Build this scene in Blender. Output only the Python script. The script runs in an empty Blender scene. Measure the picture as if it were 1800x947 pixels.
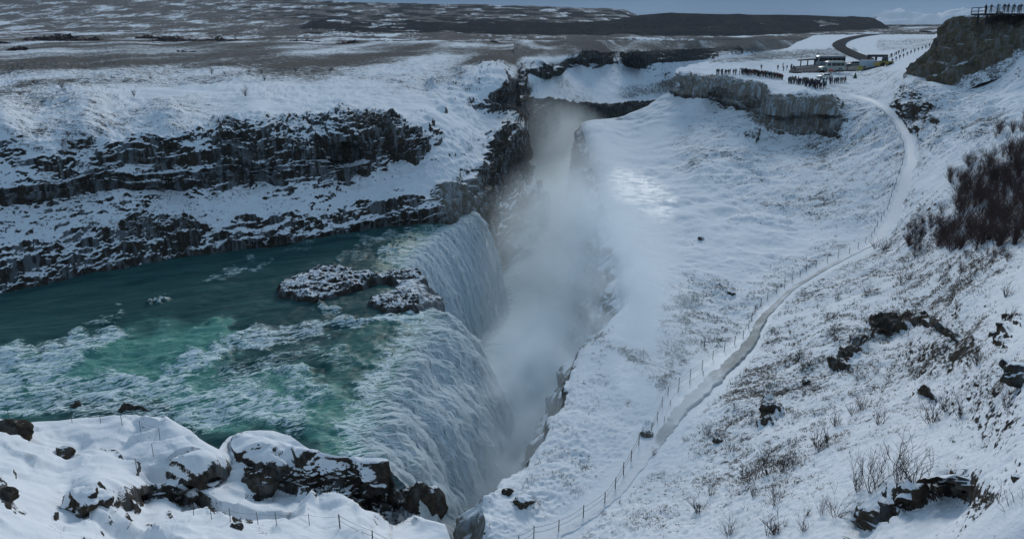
import bpy, bmesh, math, random
import numpy as np
from mathutils import Vector, Matrix
from mathutils.bvhtree import BVHTree

random.seed(7); rng = np.random.default_rng(7)
S = bpy.context.scene
COL = S.collection
ZC = 60.0                      # camera height; heights below are written relative to it
PITCH = math.radians(16.8)
F = 1400.0; CX, CY = 900.0, 473.5

# ------------------------------------------------------------------ camera
cd = bpy.data.cameras.new('camera'); cam = bpy.data.objects.new('camera', cd); COL.objects.link(cam)
cam.location = (0, 0, ZC); cam.rotation_euler = (math.pi/2-PITCH, 0, 0)
cd.sensor_width = 36; cd.lens = 36*F/1800; cd.clip_start = .3; cd.clip_end = 80000
S.camera = cam
# ------------------------------------------------------------------ light
SUN_AZ, SUN_EL = math.radians(9), math.radians(23)
W_ = bpy.data.worlds.new('World'); S.world = W_; W_.use_nodes = True
nt = W_.node_tree; nt.nodes.clear()
def wn(t, **k):
    n = nt.nodes.new(t)
    for a, b in k.items(): setattr(n, a, b)
    return n
out = wn('ShaderNodeOutputWorld'); bg = wn('ShaderNodeBackground'); nt.links.new(bg.outputs[0], out.inputs[0])
sky = wn('ShaderNodeTexSky', sky_type='NISHITA', sun_disc=False, sun_elevation=SUN_EL, sun_rotation=SUN_AZ)
sky.air_density = 1.2; sky.dust_density = .6; sky.altitude = 200
tc = wn('ShaderNodeTexCoord'); mp = wn('ShaderNodeMapping'); mp.inputs['Scale'].default_value = (1.6, 1.6, 9)
nt.links.new(tc.outputs['Generated'], mp.inputs[0])
no = wn('ShaderNodeTexNoise'); no.inputs['Scale'].default_value = 1.7; no.inputs['Detail'].default_value = 7; no.inputs['Roughness'].default_value = .55
nt.links.new(mp.outputs[0], no.inputs['Vector'])
cr = wn('ShaderNodeValToRGB'); e = cr.color_ramp.elements
e[0].position = .33; e[0].color = (1.35, 2.35, 3.8, 1); e[1].position = .70; e[1].color = (2.65, 3.95, 5.35, 1)
nt.links.new(no.outputs['Fac'], cr.inputs[0])
mx = wn('ShaderNodeMixRGB'); mx.inputs[0].default_value = .95
tn = wn('ShaderNodeMixRGB', blend_type='MULTIPLY'); tn.inputs[0].default_value = 1; tn.inputs[2].default_value = (.55, .85, 1.25, 1); nt.links.new(sky.outputs[0], tn.inputs[1]); nt.links.new(tn.outputs[0], mx.inputs[1]); nt.links.new(cr.outputs[0], mx.inputs[2])
sx = wn('ShaderNodeSeparateXYZ'); nt.links.new(tc.outputs['Generated'], sx.inputs[0])
mr = wn('ShaderNodeMapRange', interpolation_type='SMOOTHSTEP'); nt.links.new(sx.outputs[2], mr.inputs[0]); mr.inputs[1].default_value = 0; mr.inputs[2].default_value = .4; mr.inputs[3].default_value = 0; mr.inputs[4].default_value = 1
mh = wn('ShaderNodeMixRGB'); mh.inputs[1].default_value = (.44, .58, .76, 1); mh.inputs[2].default_value = (1.16, 1.12, 1.08, 1); nt.links.new(mr.outputs[0], mh.inputs[0])
ml = wn('ShaderNodeMixRGB', blend_type='MULTIPLY'); ml.inputs[0].default_value = 1; nt.links.new(mx.outputs[0], ml.inputs[1]); nt.links.new(mh.outputs[0], ml.inputs[2])
nt.links.new(ml.outputs[0], bg.inputs[0]); bg.inputs[1].default_value = .086
sd = bpy.data.lights.new('sun', 'SUN'); sd.energy = 1.75; sd.angle = math.radians(13); sd.color = (1, .99, .97)
sun = bpy.data.objects.new('sun', sd); COL.objects.link(sun)
sv = Vector((math.sin(SUN_AZ)*math.cos(SUN_EL), math.cos(SUN_AZ)*math.cos(SUN_EL), math.sin(SUN_EL)))
sun.rotation_euler = (-sv).to_track_quat('-Z', 'Y').to_euler(); sun.location = (40, 150, 200)
S.view_settings.view_transform = 'Standard'; S.view_settings.look = 'None'
S.view_settings.exposure = 0; S.view_settings.gamma = 1; S.view_settings.use_curve_mapping = False
try:
    S.cycles.volume_step_rate = 1.0; S.cycles.volume_bounces = 8; S.cycles.volume_max_steps = 256
    S.cycles.max_bounces = 9; S.cycles.diffuse_bounces = 3; S.cycles.transparent_max_bounces = 12
    S.cycles.caustics_reflective = False; S.cycles.caustics_refractive = False
except Exception: pass

# ------------------------------------------------------------------ noise
_r = np.random.default_rng(3)
PERM = _r.permutation(256).astype(np.int32); PERM = np.concatenate([PERM, PERM, PERM])
G3 = _r.normal(size=(256, 3)); G3 /= np.linalg.norm(G3, axis=1)[:, None]; G3 = G3.astype(np.float32)
def pn(p):
    p = np.asarray(p, dtype=np.float32); sh = p.shape[:-1]; p = p.reshape(-1, 3)
    i = np.floor(p).astype(np.int32); f = p-i; i &= 255
    u = f*f*f*(f*(f*6-15)+10)
    res = 0
    ax = PERM[i[:, 0]], PERM[(i[:, 0]+1) & 255]
    for dx in (0, 1):
        for dy in (0, 1):
            b = PERM[ax[dx]+((i[:, 1]+dy) & 255)]
            for dz in (0, 1):
                g = G3[PERM[b+((i[:, 2]+dz) & 255)]]
                d = g[:, 0]*(f[:, 0]-dx)+g[:, 1]*(f[:, 1]-dy)+g[:, 2]*(f[:, 2]-dz)
                w = (u[:, 0] if dx else 1-u[:, 0])*(u[:, 1] if dy else 1-u[:, 1])*(u[:, 2] if dz else 1-u[:, 2])
                res = res+w*d
    return (res*1.6).reshape(sh)
def fbm(p, sc, oct=4, gain=.5, off=0.):
    p = np.asarray(p, np.float32)/np.asarray(sc, np.float32)+off; a = 1.; s = 0
    for k in range(oct): s = s+a*pn(p); p = p*2.03+11.3; a *= gain
    return s
def ridged(p, sc, oct=3, gain=.5, off=0.):
    p = np.asarray(p, np.float32)/np.asarray(sc, np.float32)+off; a = 1.; s = 0
    for k in range(oct): s = s+a*(1-2*np.abs(pn(p))); p = p*2.1+7.7; a *= gain
    return s
def sst(a, b, x):
    t = np.clip((x-a)/(b-a), 0, 1); return t*t*(3-2*t)

# ------------------------------------------------------------------ projecting helpers
def slope(u, v):
    b = (CY-np.asarray(v, float))/F
    dy = math.cos(PITCH)+math.sin(PITCH)*b; dz = -math.sin(PITCH)+math.cos(PITCH)*b
    return (np.asarray(u, float)-CX)/F/dy, dz/dy
def world(u, v, y):
    a, s = slope(u, v)
    return np.stack(np.broadcast_arrays(a*y, y+0*a, s*y+ZC), -1)
def ydepth(u, v, val):         # val <= 5: a height relative to the camera; else the forward distance
    if val > 5: return float(val)
    return float(val/slope(u, v)[1])
class Depth:
    """smooth 1/y over the picture plane from control points (a plane is exactly linear in it)"""
    def __init__(s, pts, c=22.):
        P = np.array([(p[0], p[1]) for p in pts], float); d = np.array([1/ydepth(*p) for p in pts])
        s.P, s.c = P, c; n = len(P)
        s.m = P.mean(0); Q = (P-s.m)/500
        A = np.zeros((n+3, n+3)); r = np.linalg.norm(P[:, None]-P[None], axis=-1)
        A[:n, :n] = np.sqrt(r*r+c*c)/500; A[:n, n] = 1; A[:n, n+1:] = Q; A[n:, :n] = A[:n, n:].T
        s.w = np.linalg.solve(A, np.concatenate([d, [0, 0, 0]]))
    def __call__(s, u, v):
        u, v = np.broadcast_arrays(np.asarray(u, float), np.asarray(v, float)); n = len(s.P)
        res = s.w[n]+s.w[n+1]*(u-s.m[0])/500+s.w[n+2]*(v-s.m[1])/500
        for k in range(n):
            res = res+s.w[k]*np.sqrt((u-s.P[k, 0])**2+(v-s.P[k, 1])**2+s.c**2)/500
        return 1/np.maximum(res, 1/6000.)
def paint(u, v, feats, base=0., warp=0.):
    """feats: (polyline [(u,v[,halfwidth])...], halfwidth, value): strongest soft band wins"""
    res = np.full(np.shape(u), base, float)
    if warp:
        q = np.stack([u, v, 0*u], -1); u = u+warp*fbm(q, (38, 24, 1), 4, .6); v = v+warp*.6*fbm(q, (38, 24, 1), 4, .6, off=31.7)
    for pl, w, val in feats:
        best = np.full(np.shape(u), 1e9)
        if len(pl) == 1: pl = [pl[0], (pl[0][0]+.1,)+tuple(pl[0][1:])]
        for a, b in zip(pl[:-1], pl[1:]):
            wa = a[2] if len(a) > 2 else w; wb = b[2] if len(b) > 2 else w
            ex, ey = b[0]-a[0], b[1]-a[1]; L2 = ex*ex+ey*ey
            t = np.clip(((u-a[0])*ex+(v-a[1])*ey)/L2, 0, 1)
            d = np.hypot(u-a[0]-t*ex, v-a[1]-t*ey)/(wa+(wb-wa)*t)
            best = np.minimum(best, d)
        k = 1-sst(.55, 1.25, best)
        res = res*(1-k)+val*k if val < base else np.maximum(res, base+(val-base)*k)
    return res
def interp(xs, pts, k=1):
    a = np.array(pts, float); return np.interp(xs, a[:, 0], a[:, k])

# ------------------------------------------------------------------ mesh helpers
def mesh_from(name, verts, faces, mat, attrs=None, smooth=True, parent=None, colors=None):
    me = bpy.data.meshes.new(name)
    verts = np.asarray(verts, np.float32); 
    faces = np.asarray(faces, np.int32); k = faces.shape[1]
    me.vertices.add(len(verts)); me.vertices.foreach_set('co', verts.ravel())
    me.loops.add(faces.size); me.loops.foreach_set('vertex_index', faces.ravel())
    me.polygons.add(len(faces)); me.polygons.foreach_set('loop_start', np.arange(len(faces), dtype=np.int32)*k)
    me.polygons.foreach_set('use_smooth', np.full(len(faces), smooth))
    for an, av in (attrs or {}).items():
        at = me.attributes.new(an, 'FLOAT', 'POINT'); at.data.foreach_set('value', np.asarray(av, np.float32).ravel())
    me.update(calc_edges=True)
    me.materials.append(mat)
    o = bpy.data.objects.new(name, me); COL.objects.link(o)
    if parent: o.parent = parent
    return o
def grid_faces(n, m, flip=False):
    i = np.arange(n-1)[:, None]*m+np.arange(m-1)[None]
    f = np.stack([i, i+1, i+m+1, i+m], -1).reshape(-1, 4)
    return f[:, ::-1] if flip else f
def normals(P):
    a = np.gradient(P, axis=0); b = np.gradient(P, axis=1)
    n = np.cross(a, b); n /= np.linalg.norm(n, axis=-1, keepdims=True)+1e-9
    n[n[..., 2] < -.2] *= -1
    return n
def grid_obj(name, P, mat, attrs=None):
    n, m = P.shape[:2]
    c = np.cross(P[n//2, m//2+1]-P[n//2, m//2], P[n//2+1, m//2]-P[n//2, m//2])
    return mesh_from(name, P.reshape(-1, 3), grid_faces(n, m, c[2] < 0), mat, attrs)
def setp(o, label=None, cat=None, group=None, kind=None):
    if label: o['label'] = label
    if cat: o['category'] = cat
    if group: o['group'] = group
    if kind: o['kind'] = kind
    return o
def empty(name, loc, rz=0):
    o = bpy.data.objects.new(name, None); COL.objects.link(o); o.location = loc; o.rotation_euler = (0, 0, rz); o.empty_display_size = .2
    return o
class MB:
    """collects boxes, tubes and lofts into one mesh"""
    def __init__(s): s.v = []; s.f = []; s.mi = []
    def add(s, vs, fs, mi=0):
        k = len(s.v); s.v += [tuple(map(float, p)) for p in vs]; s.f += [tuple(i+k for i in f) for f in fs]; s.mi += [mi]*len(fs)
    def box(s, c, d, mi=0, rz=0, taper=1.):
        x, y, z = [q/2 for q in d]; vs = []
        for k, (sx, sy, sz) in enumerate([(-1,-1,-1),(1,-1,-1),(1,1,-1),(-1,1,-1),(-1,-1,1),(1,-1,1),(1,1,1),(-1,1,1)]):
            t = taper if sz > 0 else 1
            px, py = sx*x*t, sy*y*t
            vs.append((c[0]+px*math.cos(rz)-py*math.sin(rz), c[1]+px*math.sin(rz)+py*math.cos(rz), c[2]+sz*z))
        s.add(vs, [(0,3,2,1),(4,5,6,7),(0,1,5,4),(1,2,6,5),(2,3,7,6),(3,0,4,7)], mi)
    def tube(s, pts, rad, n=5, mi=0, caps=True):
        pts = [Vector(p) for p in pts]; R = rad if hasattr(rad, '__len__') else [rad]*len(pts); vs = []; fs = []
        for i, p in enumerate(pts):
            d = (pts[min(i+1, len(pts)-1)]-pts[max(i-1, 0)]).normalized()
            a = d.cross(Vector((0, 0, 1)) if abs(d.z) < .9 else Vector((1, 0, 0))).normalized(); b = d.cross(a)
            for k in range(n):
                t = 2*math.pi*k/n; vs.append(p+R[i]*(a*math.cos(t)+b*math.sin(t)))
        for i in range(len(pts)-1):
            for k in range(n): fs.append((i*n+k, i*n+(k+1) % n, (i+1)*n+(k+1) % n, (i+1)*n+k))
        if caps: fs.append(tuple(range(n-1, -1, -1))); fs.append(tuple((len(pts)-1)*n+k for k in range(n)))
        s.add(vs, fs, mi)
    def prism(s, poly, y0, y1, mi=0):      # polygon in x,z extruded along y
        n = len(poly); vs = [(x, y0, z) for x, z in poly]+[(x, y1, z) for x, z in poly]
        s.add(vs, [tuple(range(n)), tuple(range(2*n-1, n-1, -1))]+[(i, i+n, (i+1) % n+n, (i+1) % n) for i in range(n)], mi)
    def mesh(s, name, mats, smooth=False):
        me = bpy.data.meshes.new(name); me.from_pydata(s.v, [], s.f)
        for m in (mats if isinstance(mats, (list, tuple)) else [mats]): me.materials.append(m)
        me.polygons.foreach_set('material_index', s.mi); me.polygons.foreach_set('use_smooth', [smooth]*len(s.f)); me.update()
        return me
    def build(s, name, mats, parent=None, smooth=False):
        o = bpy.data.objects.new(name, s.mesh(name, mats, smooth)); COL.objects.link(o)
        if parent: o.parent = parent
        return o
def link(name, me, parent=None, loc=(0, 0, 0), rz=0, sc=1):
    o = bpy.data.objects.new(name, me); COL.objects.link(o); o.location = loc; o.rotation_euler = (0, 0, rz)
    o.scale = (sc, sc, sc) if not hasattr(sc, '__len__') else sc
    if parent: o.parent = parent
    return o
def copy_tree(o, parent=None):
    c = o.copy(); COL.objects.link(c)
    if parent: c.parent = parent
    for ch in o.children: copy_tree(ch, c)
    return c

# ------------------------------------------------------------------ materials
def newmat(name):
    m = bpy.data.materials.new(name); m.use_nodes = True
    t = m.node_tree; t.nodes.clear(); o = t.nodes.new('ShaderNodeOutputMaterial')
    return m, t, o
class N:
    """small node-graph helper"""
    def __init__(s, t): s.t = t
    def node(s, ty, ins=None, **k):
        n = s.t.nodes.new(ty)
        for a, b in k.items(): setattr(n, a, b)
        for a, b in (ins or {}).items(): s.put(n.inputs[a], b)
        return n
    def put(s, sock, val):
        if isinstance(val, bpy.types.NodeSocket): s.t.links.new(val, sock)
        else: sock.default_value = val
    def m(s, op, a, b=0., c=0., clamp=False):
        n = s.node('ShaderNodeMath', operation=op, use_clamp=clamp); s.put(n.inputs[0], a); s.put(n.inputs[1], b)
        if op in ('MULTIPLY_ADD',): s.put(n.inputs[2], c)
        return n.outputs[0]
    def ss(s, a, b, x):
        n = s.node('ShaderNodeMapRange', interpolation_type='SMOOTHSTEP'); s.put(n.inputs[0], x); s.put(n.inputs[1], a); s.put(n.inputs[2], b)
        n.inputs[3].default_value = 0; n.inputs[4].default_value = 1; return n.outputs[0]
    def noise(s, vec, scale, detail=4., rough=.55, dist=0., col=False):
        n = s.node('ShaderNodeTexNoise', {'Vector': vec, 'Scale': scale, 'Detail': detail, 'Roughness': rough, 'Distortion': dist})
        return n.outputs['Color' if col else 'Fac']
    def mix(s, f, a, b):
        n = s.node('ShaderNodeMixRGB'); s.put(n.inputs[0], f)
        for k, q in ((1, a), (2, b)):
            s.put(n.inputs[k], q if isinstance(q, bpy.types.NodeSocket) else (tuple(q)+(1,))[:4])
        return n.outputs[0]
    def attr(s, name): return s.node('ShaderNodeAttribute', attribute_name=name).outputs['Fac']
    def mapped(s, vec, scale, rot=(0, 0, 0)):
        n = s.node('ShaderNodeMapping', {'Vector': vec}); n.inputs['Scale'].default_value = scale; n.inputs['Rotation'].default_value = rot; return n.outputs[0]
def snow_terrain(name, stretch=1., *, rockc=(.030, .028, .026), rockc2=(.075, .063, .05), grassc=(.10, .078, .055), fine=1.0, icec=(.62, .70, .76)):
    """snow over rock: slope and the painted 'rock' amount decide where the snow holds; 'grass' lets dry grass through, 'ice' glazes"""
    m, t, o = newmat(name); g = N(t)
    geo = g.node('ShaderNodeNewGeometry'); pos = geo.outputs['Position']
    pos = g.mapped(pos, (1, stretch, 1)) if stretch != 1 else pos; nz = g.node('ShaderNodeSeparateXYZ', {0: geo.outputs['Normal']}).outputs[2]
    rock, grass, ice = g.attr('rock'), g.attr('grass'), g.attr('ice')
    n1 = g.noise(pos, .55*fine, 5, .6); n2 = g.noise(pos, 2.6*fine, 5, .65); n3 = g.noise(pos, 11*fine, 3, .6)
    nn = g.m('ADD', g.m('MULTIPLY', g.m('SUBTRACT', n1, .5), .6), g.m('ADD', g.m('MULTIPLY', g.m('SUBTRACT', n2, .5), .9), g.m('MULTIPLY', g.m('SUBTRACT', n3, .5), .5)))
    thr = g.m('MULTIPLY_ADD', rock, .92, .12)
    hold = g.m('ADD', g.m('SUBTRACT', nz, thr), nn)
    snow = g.ss(-.05, .07, hold)
    # dry grass and heath poking through thin snow
    gv = g.m('ADD', g.m('MULTIPLY', n1, .3), g.m('ADD', g.m('MULTIPLY', n2, .4), g.m('MULTIPLY', n3, .3)))
    gthr = g.m('MULTIPLY_ADD', grass, -.22, .635)
    gm = g.ss(0, .05, g.m('SUBTRACT', gv, gthr))
    rc = g.mix(g.ss(.35, .7, n2), rockc, rockc2); rc = g.mix(g.m('MULTIPLY', g.ss(.45, .75, n1), .4), rc, (.10, .075, .05))
    sc = g.mix(g.m('MULTIPLY', n1, .5), (.86, .88, .90), (.76, .79, .83))
    gc = g.mix(g.ss(.3, .7, n1), grassc, tuple(q*.5 for q in grassc))
    c = g.mix(g.m('MULTIPLY', gm, .9), sc, gc)
    icm = g.m('MULTIPLY', ice, g.ss(.35, .6, n1))
    c = g.mix(g.m('MULTIPLY', icm, .6), c, icec)
    rime_haze = g.attr('rime_haze'); st = g.noise(g.mapped(pos, (1.1, 1.1, .10)), .9, 5, .65, .3)
    rc = g.mix(g.m('MULTIPLY', g.ss(.2, .8, rime_haze), .8), rc, g.mix(n2, (.19, .17, .135), (.36, .33, .28)))  # brown cliff rock, paled in its colour to stand for haze
    rc = g.mix(g.m('MULTIPLY', g.m('MULTIPLY_ADD', rime_haze, .8, .1, clamp=True), g.ss(.47, .62, st)), rc, (.46, .52, .57))
    c = g.mix(snow, rc, c)
    rough = g.m('MULTIPLY_ADD', icm, -.24, .66)
    bmp = g.node('ShaderNodeBump', {'Strength': .5, 'Distance': .12, 'Height': g.m('ADD', n2, g.m('MULTIPLY', n3, .4))})
    df_ = g.node('ShaderNodeBsdfDiffuse', {'Color': c, 'Normal': bmp.outputs[0]})
    gl = g.node('ShaderNodeBsdfPrincipled', {'Base Color': c, 'Roughness': .5, 'Normal': bmp.outputs[0]})
    ms = g.node('ShaderNodeMixShader', {0: g.m('MULTIPLY', icm, .5), 1: df_.outputs[0], 2: gl.outputs[0]})
    t.links.new(ms.outputs[0], o.inputs[0]); return m
def plain(name, col, rough=.7, metal=0., var=.25, sc=6.):
    m, t, o = newmat(name); g = N(t)
    tcn = g.node('ShaderNodeTexCoord').outputs['Object']
    n = g.noise(tcn, sc, 4)
    c = g.mix(g.m('MULTIPLY', n, var*2), col, tuple(q*.55 for q in col))
    p = g.node('ShaderNodeBsdfPrincipled', {'Base Color': c, 'Roughness': g.m('MULTIPLY_ADD', n, .2, rough-.1), 'Metallic': metal})
    t.links.new(p.outputs[0], o.inputs[0]); return m
M_LEFT = snow_terrain('snow_over_basalt')
M_RIGHT = snow_terrain('snow_over_heath', rockc=(.035, .030, .026), rockc2=(.085, .068, .05))
M_FAR = snow_terrain('far_moor_snow', .3, grassc=(.13, .095, .068), rockc=(.022, .021, .022), rockc2=(.04, .035, .033), fine=.06)
M_WALL = snow_terrain('iced_gorge_rock', rockc=(.14, .148, .155), rockc2=(.26, .27, .28))
M_BROWN = snow_terrain('brown_cliff_rock', rockc=(.105, .082, .054), rockc2=(.18, .142, .095))
M_WOOD = plain('weathered_wood', (.10, .085, .07), .8)
M_POST = plain('dark_post', (.03, .026, .022), .7)
M_ROPE = plain('rope', (.045, .04, .038), .9)
M_TWIG = plain('willow_twig', (.045, .032, .028), .8)
M_TWIG2 = plain('thicket_twig', (.085, .047, .040), .85)
M_DRY = plain('dry_grass', (.16, .125, .085), .9)
M_STONE = snow_terrain('loose_stone', fine=3)

# ------------------------------------------------------------------ terrain: left bank
def far_row(us, v, h): return [(u, v, h) for u in us]
LEFT = []
def col(u, l):
    for v, y in l: LEFT.append((u, v, y))
col(-250, [(560, 74), (510, 77), (410, 84), (370, 86), (310, 90), (200, 100), (110, 270)])
col(0, [(515, 80.6), (470, 83), (370, 90), (335, 91.5), (275, 95), (190, 108), (110, 270)])
col(150, [(487, 87), (440, 90), (350, 97), (322, 98.5), (262, 101), (188, 113), (110, 270)])
col(300, [(455, 94), (410, 97), (345, 104), (308, 105.5), (240, 108), (190, 119), (110, 272)])
col(450, [(437, 99), (390, 102), (335, 109), (308, 111), (228, 114), (192, 125), (110, 275)])
col(600, [(410, 106.5), (372, 109), (330, 115), (292, 118), (212, 121), (195, 132), (110, 280)])
col(700, [(395, 111), (360, 113), (310, 119), (282, 122), (225, 126), (195, 140), (108, 285)])
col(775, [(390, 114), (350, 117), (300, 123), (260, 130), (215, 142), (180, 162), (106, 290)])
col(838, [(520, 129), (405, 131), (350, 133), (300, 136), (255, 146), (200, 168), (104, 292)])
col(880, [(470, 149), (420, 153), (372, 157), (330, 162), (240, 166), (190, 188), (100, 305)])
col(915, [(440, 160), (400, 170), (345, 178), (310, 196), (215, 204), (186, 224), (97, 330)])
col(950, [(420, 176), (392, 186), (350, 191), (325, 196)])
for u in (-250, 0, 300, 600, 880): LEFT += [(u, 90, 390), (u, 74, 690), (u, 150, 165+.02*max(u, 0))]
dl = Depth(LEFT)
nu, nv = 720, 370
uu = np.concatenate([np.linspace(-260, -5, 70), np.linspace(0, 962, nu-70)])
vt = interp(uu, [(-300, 73), (903, 73), (916, 184), (921, 245), (934, 300), (946, 325), (955, 350), (963, 375)])
vb = interp(uu, [(-300, 573), (0, 519), (150, 491), (300, 459), (450, 441), (600, 414), (700, 399), (772, 391), (800, 470), (838, 540), (880, 490), (962, 420)])
tt = np.linspace(0, 1, nv)[:, None]**1.0
VV = vt[None]+(vb-vt)[None]*tt; UU = np.broadcast_to(uu[None], VV.shape)
P = world(UU, VV, dl(UU, VV))
rockf = [([(-250, 300), (0, 288), (200, 272)], 30, .45), ([(190, 268, 20), (330, 258, 34), (420, 250, 40)], 30, .66), ([(410, 256, 40), (480, 250, 46), (560, 240, 44), (690, 235, 34), (728, 262, 26)], 40, .86),
         ([(-250, 370), (0, 350), (80, 345), (150, 325), (250, 320), (420, 312)], 15, .8), ([(430, 315), (540, 300), (640, 296)], 14, .75), ([(600, 318)], 18, .8),
         ([(-250, 520), (0, 478), (110, 470), (220, 440), (310, 425)], 46, .60), ([(230, 405), (330, 410)], 26, .74), ([(310, 430), (450, 410), (600, 385), (700, 372), (775, 370)], 26, .62),
         ([(0, 520), (150, 492), (300, 459), (450, 440), (600, 414), (700, 399), (772, 391)], 9, .95),
         ([(780, 160), (870, 130)], 34, .58), ([(840, 95), (905, 140), (890, 170)], 26, .6), ([(735, 210), (760, 240), (735, 262)], 16, .6), ([(780, 180), (850, 178)], 18, .55),
         ([(785, 345), (800, 385)], 26, .93), ([(845, 305, 22), (838, 370, 30), (840, 470, 40)], 30, .96), ([(885, 240), (890, 320)], 30, .95), ([(912, 190), (915, 320)], 14, .95),
         ([(905, 350), (930, 390)], 40, .56), ([(860, 430), (900, 470)], 42, .8), ([(945, 335), (955, 370)], 14, .75)]
rk = paint(UU, VV, rockf, .26, 10)
rk = np.maximum(rk, paint(UU, VV, [([(-250, 450), (0, 420), (300, 370), (600, 330), (720, 340)], 70, .38), ([(-250, 290), (0, 250), (200, 240), (600, 205)], 26, .30)], .20))
rk += .25*fbm(P, (14, 14, 7), 3)*sst(.2, .5, rk)+.10*fbm(P, (4, 4, 2), 3)
gr = paint(UU, VV, [([(-250, 112), (300, 105), (700, 100), (900, 96)], 22, .92), ([(-250, 130), (400, 128), (800, 122)], 26, .66), ([(-250, 80), (900, 78)], 14, .80), ([(300, 99), (600, 98), (905, 92)], 5, 1.1), ([(-250, 185), (0, 185), (300, 190), (620, 175), (780, 160)], 26, .50), ([(-250, 235), (150, 225), (500, 205)], 18, .46)], .30)+.50*fbm(P, (28, 90, 20), 4)
rime_haze = paint(UU, VV, [([(800, 350), (850, 380), (930, 400)], 50, .6), ([(870, 440), (900, 470)], 40, .8)], .22)
Nn = normals(P)
amp = sst(.3, .75, rk)
far = np.clip(P[..., 1]/110, .6, 2.5)
colum = ridged(P, (2.2, 2.2, 9.), 3)*.8                    # upright columns
strata = ridged(P, (16., 16., 1.7), 2)*.75+ridged(P, (2.6, 2.6, .8), 3)*.28
d = amp*(colum*.6+strata*.85+.8*fbm(P, 5., 3)) + (1-amp)*(.55*fbm(P, (9, 9, 5), 3)+.28*ridged(P, (2.6, 2.6, 1.6), 3)*sst(-.5, .5, fbm(P, 25, 2)+.2))
edge = sst(0, .03, 1-tt)*np.ones_like(rk)
d = d+amp*.14*ridged(P, .8, 2)
d *= 1-.9*sst(880, 900, UU)*sst(200, 180, VV)
d *= np.where(UU < 775, .15+.85*edge, 1)*np.where(P[..., 1] > 260, .6, 1)
P = P+Nn*d[..., None]
grid_obj('snowy_plateau', P, M_LEFT, dict(rock=rk, grass=gr, ice=np.zeros_like(rk), rime_haze=rime_haze))
setp(bpy.data.objects['snowy_plateau'], kind='structure')
LEFTP, LEFTU, LEFTV = P, UU, VV

# ------------------------------------------------------------------ far bank of the gorge
FB = [(900, 96, 328), (905, 186, 224), (920, 300, 258), (925, 182, 268), (925, 168, 276), (960, 92, 372), (950, 290, 275), (950, 178, 284), (1000, 262, 322), (1000, 186, 326), (1000, 178, 332),
      (1000, 120, 400), (1000, 91, 414), (1050, 245, 350), (1050, 187, 354), (1050, 181, 360), (1050, 118, 418), (1050, 91, 424), (1110, 230, 378), (1110, 189, 384), (1110, 182, 392), (1110, 118, 448), (1110, 90, 455),
      (1200, 200, 470), (1200, 166, 482), (1200, 160, 492), (1200, 106, 548), (1200, 85, 556), (1320, 165, 590), (1320, 150, 600), (1320, 140, 620), (1320, 98, 700), (1320, 82, 712), (1440, 140, 650), (1440, 74, 1000),
      (960, 76, 640), (1100, 76, 700), (1250, 75, 800), (1000, 150, 362), (1100, 150, 415), (1200, 135, 515)]
df = Depth(FB, 12)
uu = np.linspace(904, 1460, 310); nv = 150
vt = np.full_like(uu, 72.); vb = interp(uu, [(900, 320), (950, 300), (1000, 280), (1110, 250), (1460, 170)])
tt = np.linspace(0, 1, nv)[:, None]; VV = vt[None]+(vb-vt)[None]*tt; UU = np.broadcast_to(uu[None], VV.shape)
P = world(UU, VV, df(UU, VV))
rk = paint(UU, VV, [([(920, 220, 50), (960, 225, 50), (1010, 235, 45), (1100, 225, 38), (1160, 200, 24)], 40, .97), ([(915, 180), (960, 182), (1010, 191), (1060, 194), (1110, 191), (1165, 183)], 10, .97), ([(1020, 103), (1100, 104), (1200, 97), (1300, 92)], 11, .9), ([(925, 115), (960, 125)], 14, .7),
                    ([(910, 125), (900, 160)], 22, .7), ([(980, 125)], 8, .9)], .17)
gr = paint(UU, VV, [([(900, 88), (1100, 84), (1330, 78), (1460, 76)], 16, 1.0), ([(900, 84, 30)], 30, 1.0), ([(1090, 165), (1180, 152)], 12, .75)], .34)+.38*fbm(P, (28, 90, 20), 4)
amp = sst(.4, .8, rk)
d = amp*(.9*ridged(P, (4, 4, 14), 3)+.8*ridged(P, (30, 30, 3), 3)+.8*fbm(P, 9, 4))+(1-amp)*(.5*ridged(P, (4, 30, 6), 3))*sst(372, 430, P[..., 1]+20)
P = P+normals(P)*d[..., None]
grid_obj('far_gorge_bank', P, M_LEFT, dict(rock=rk, grass=gr, ice=0*rk, rime_haze=.06+0*rk)); setp(bpy.data.objects['far_gorge_bank'], kind='structure')

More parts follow.
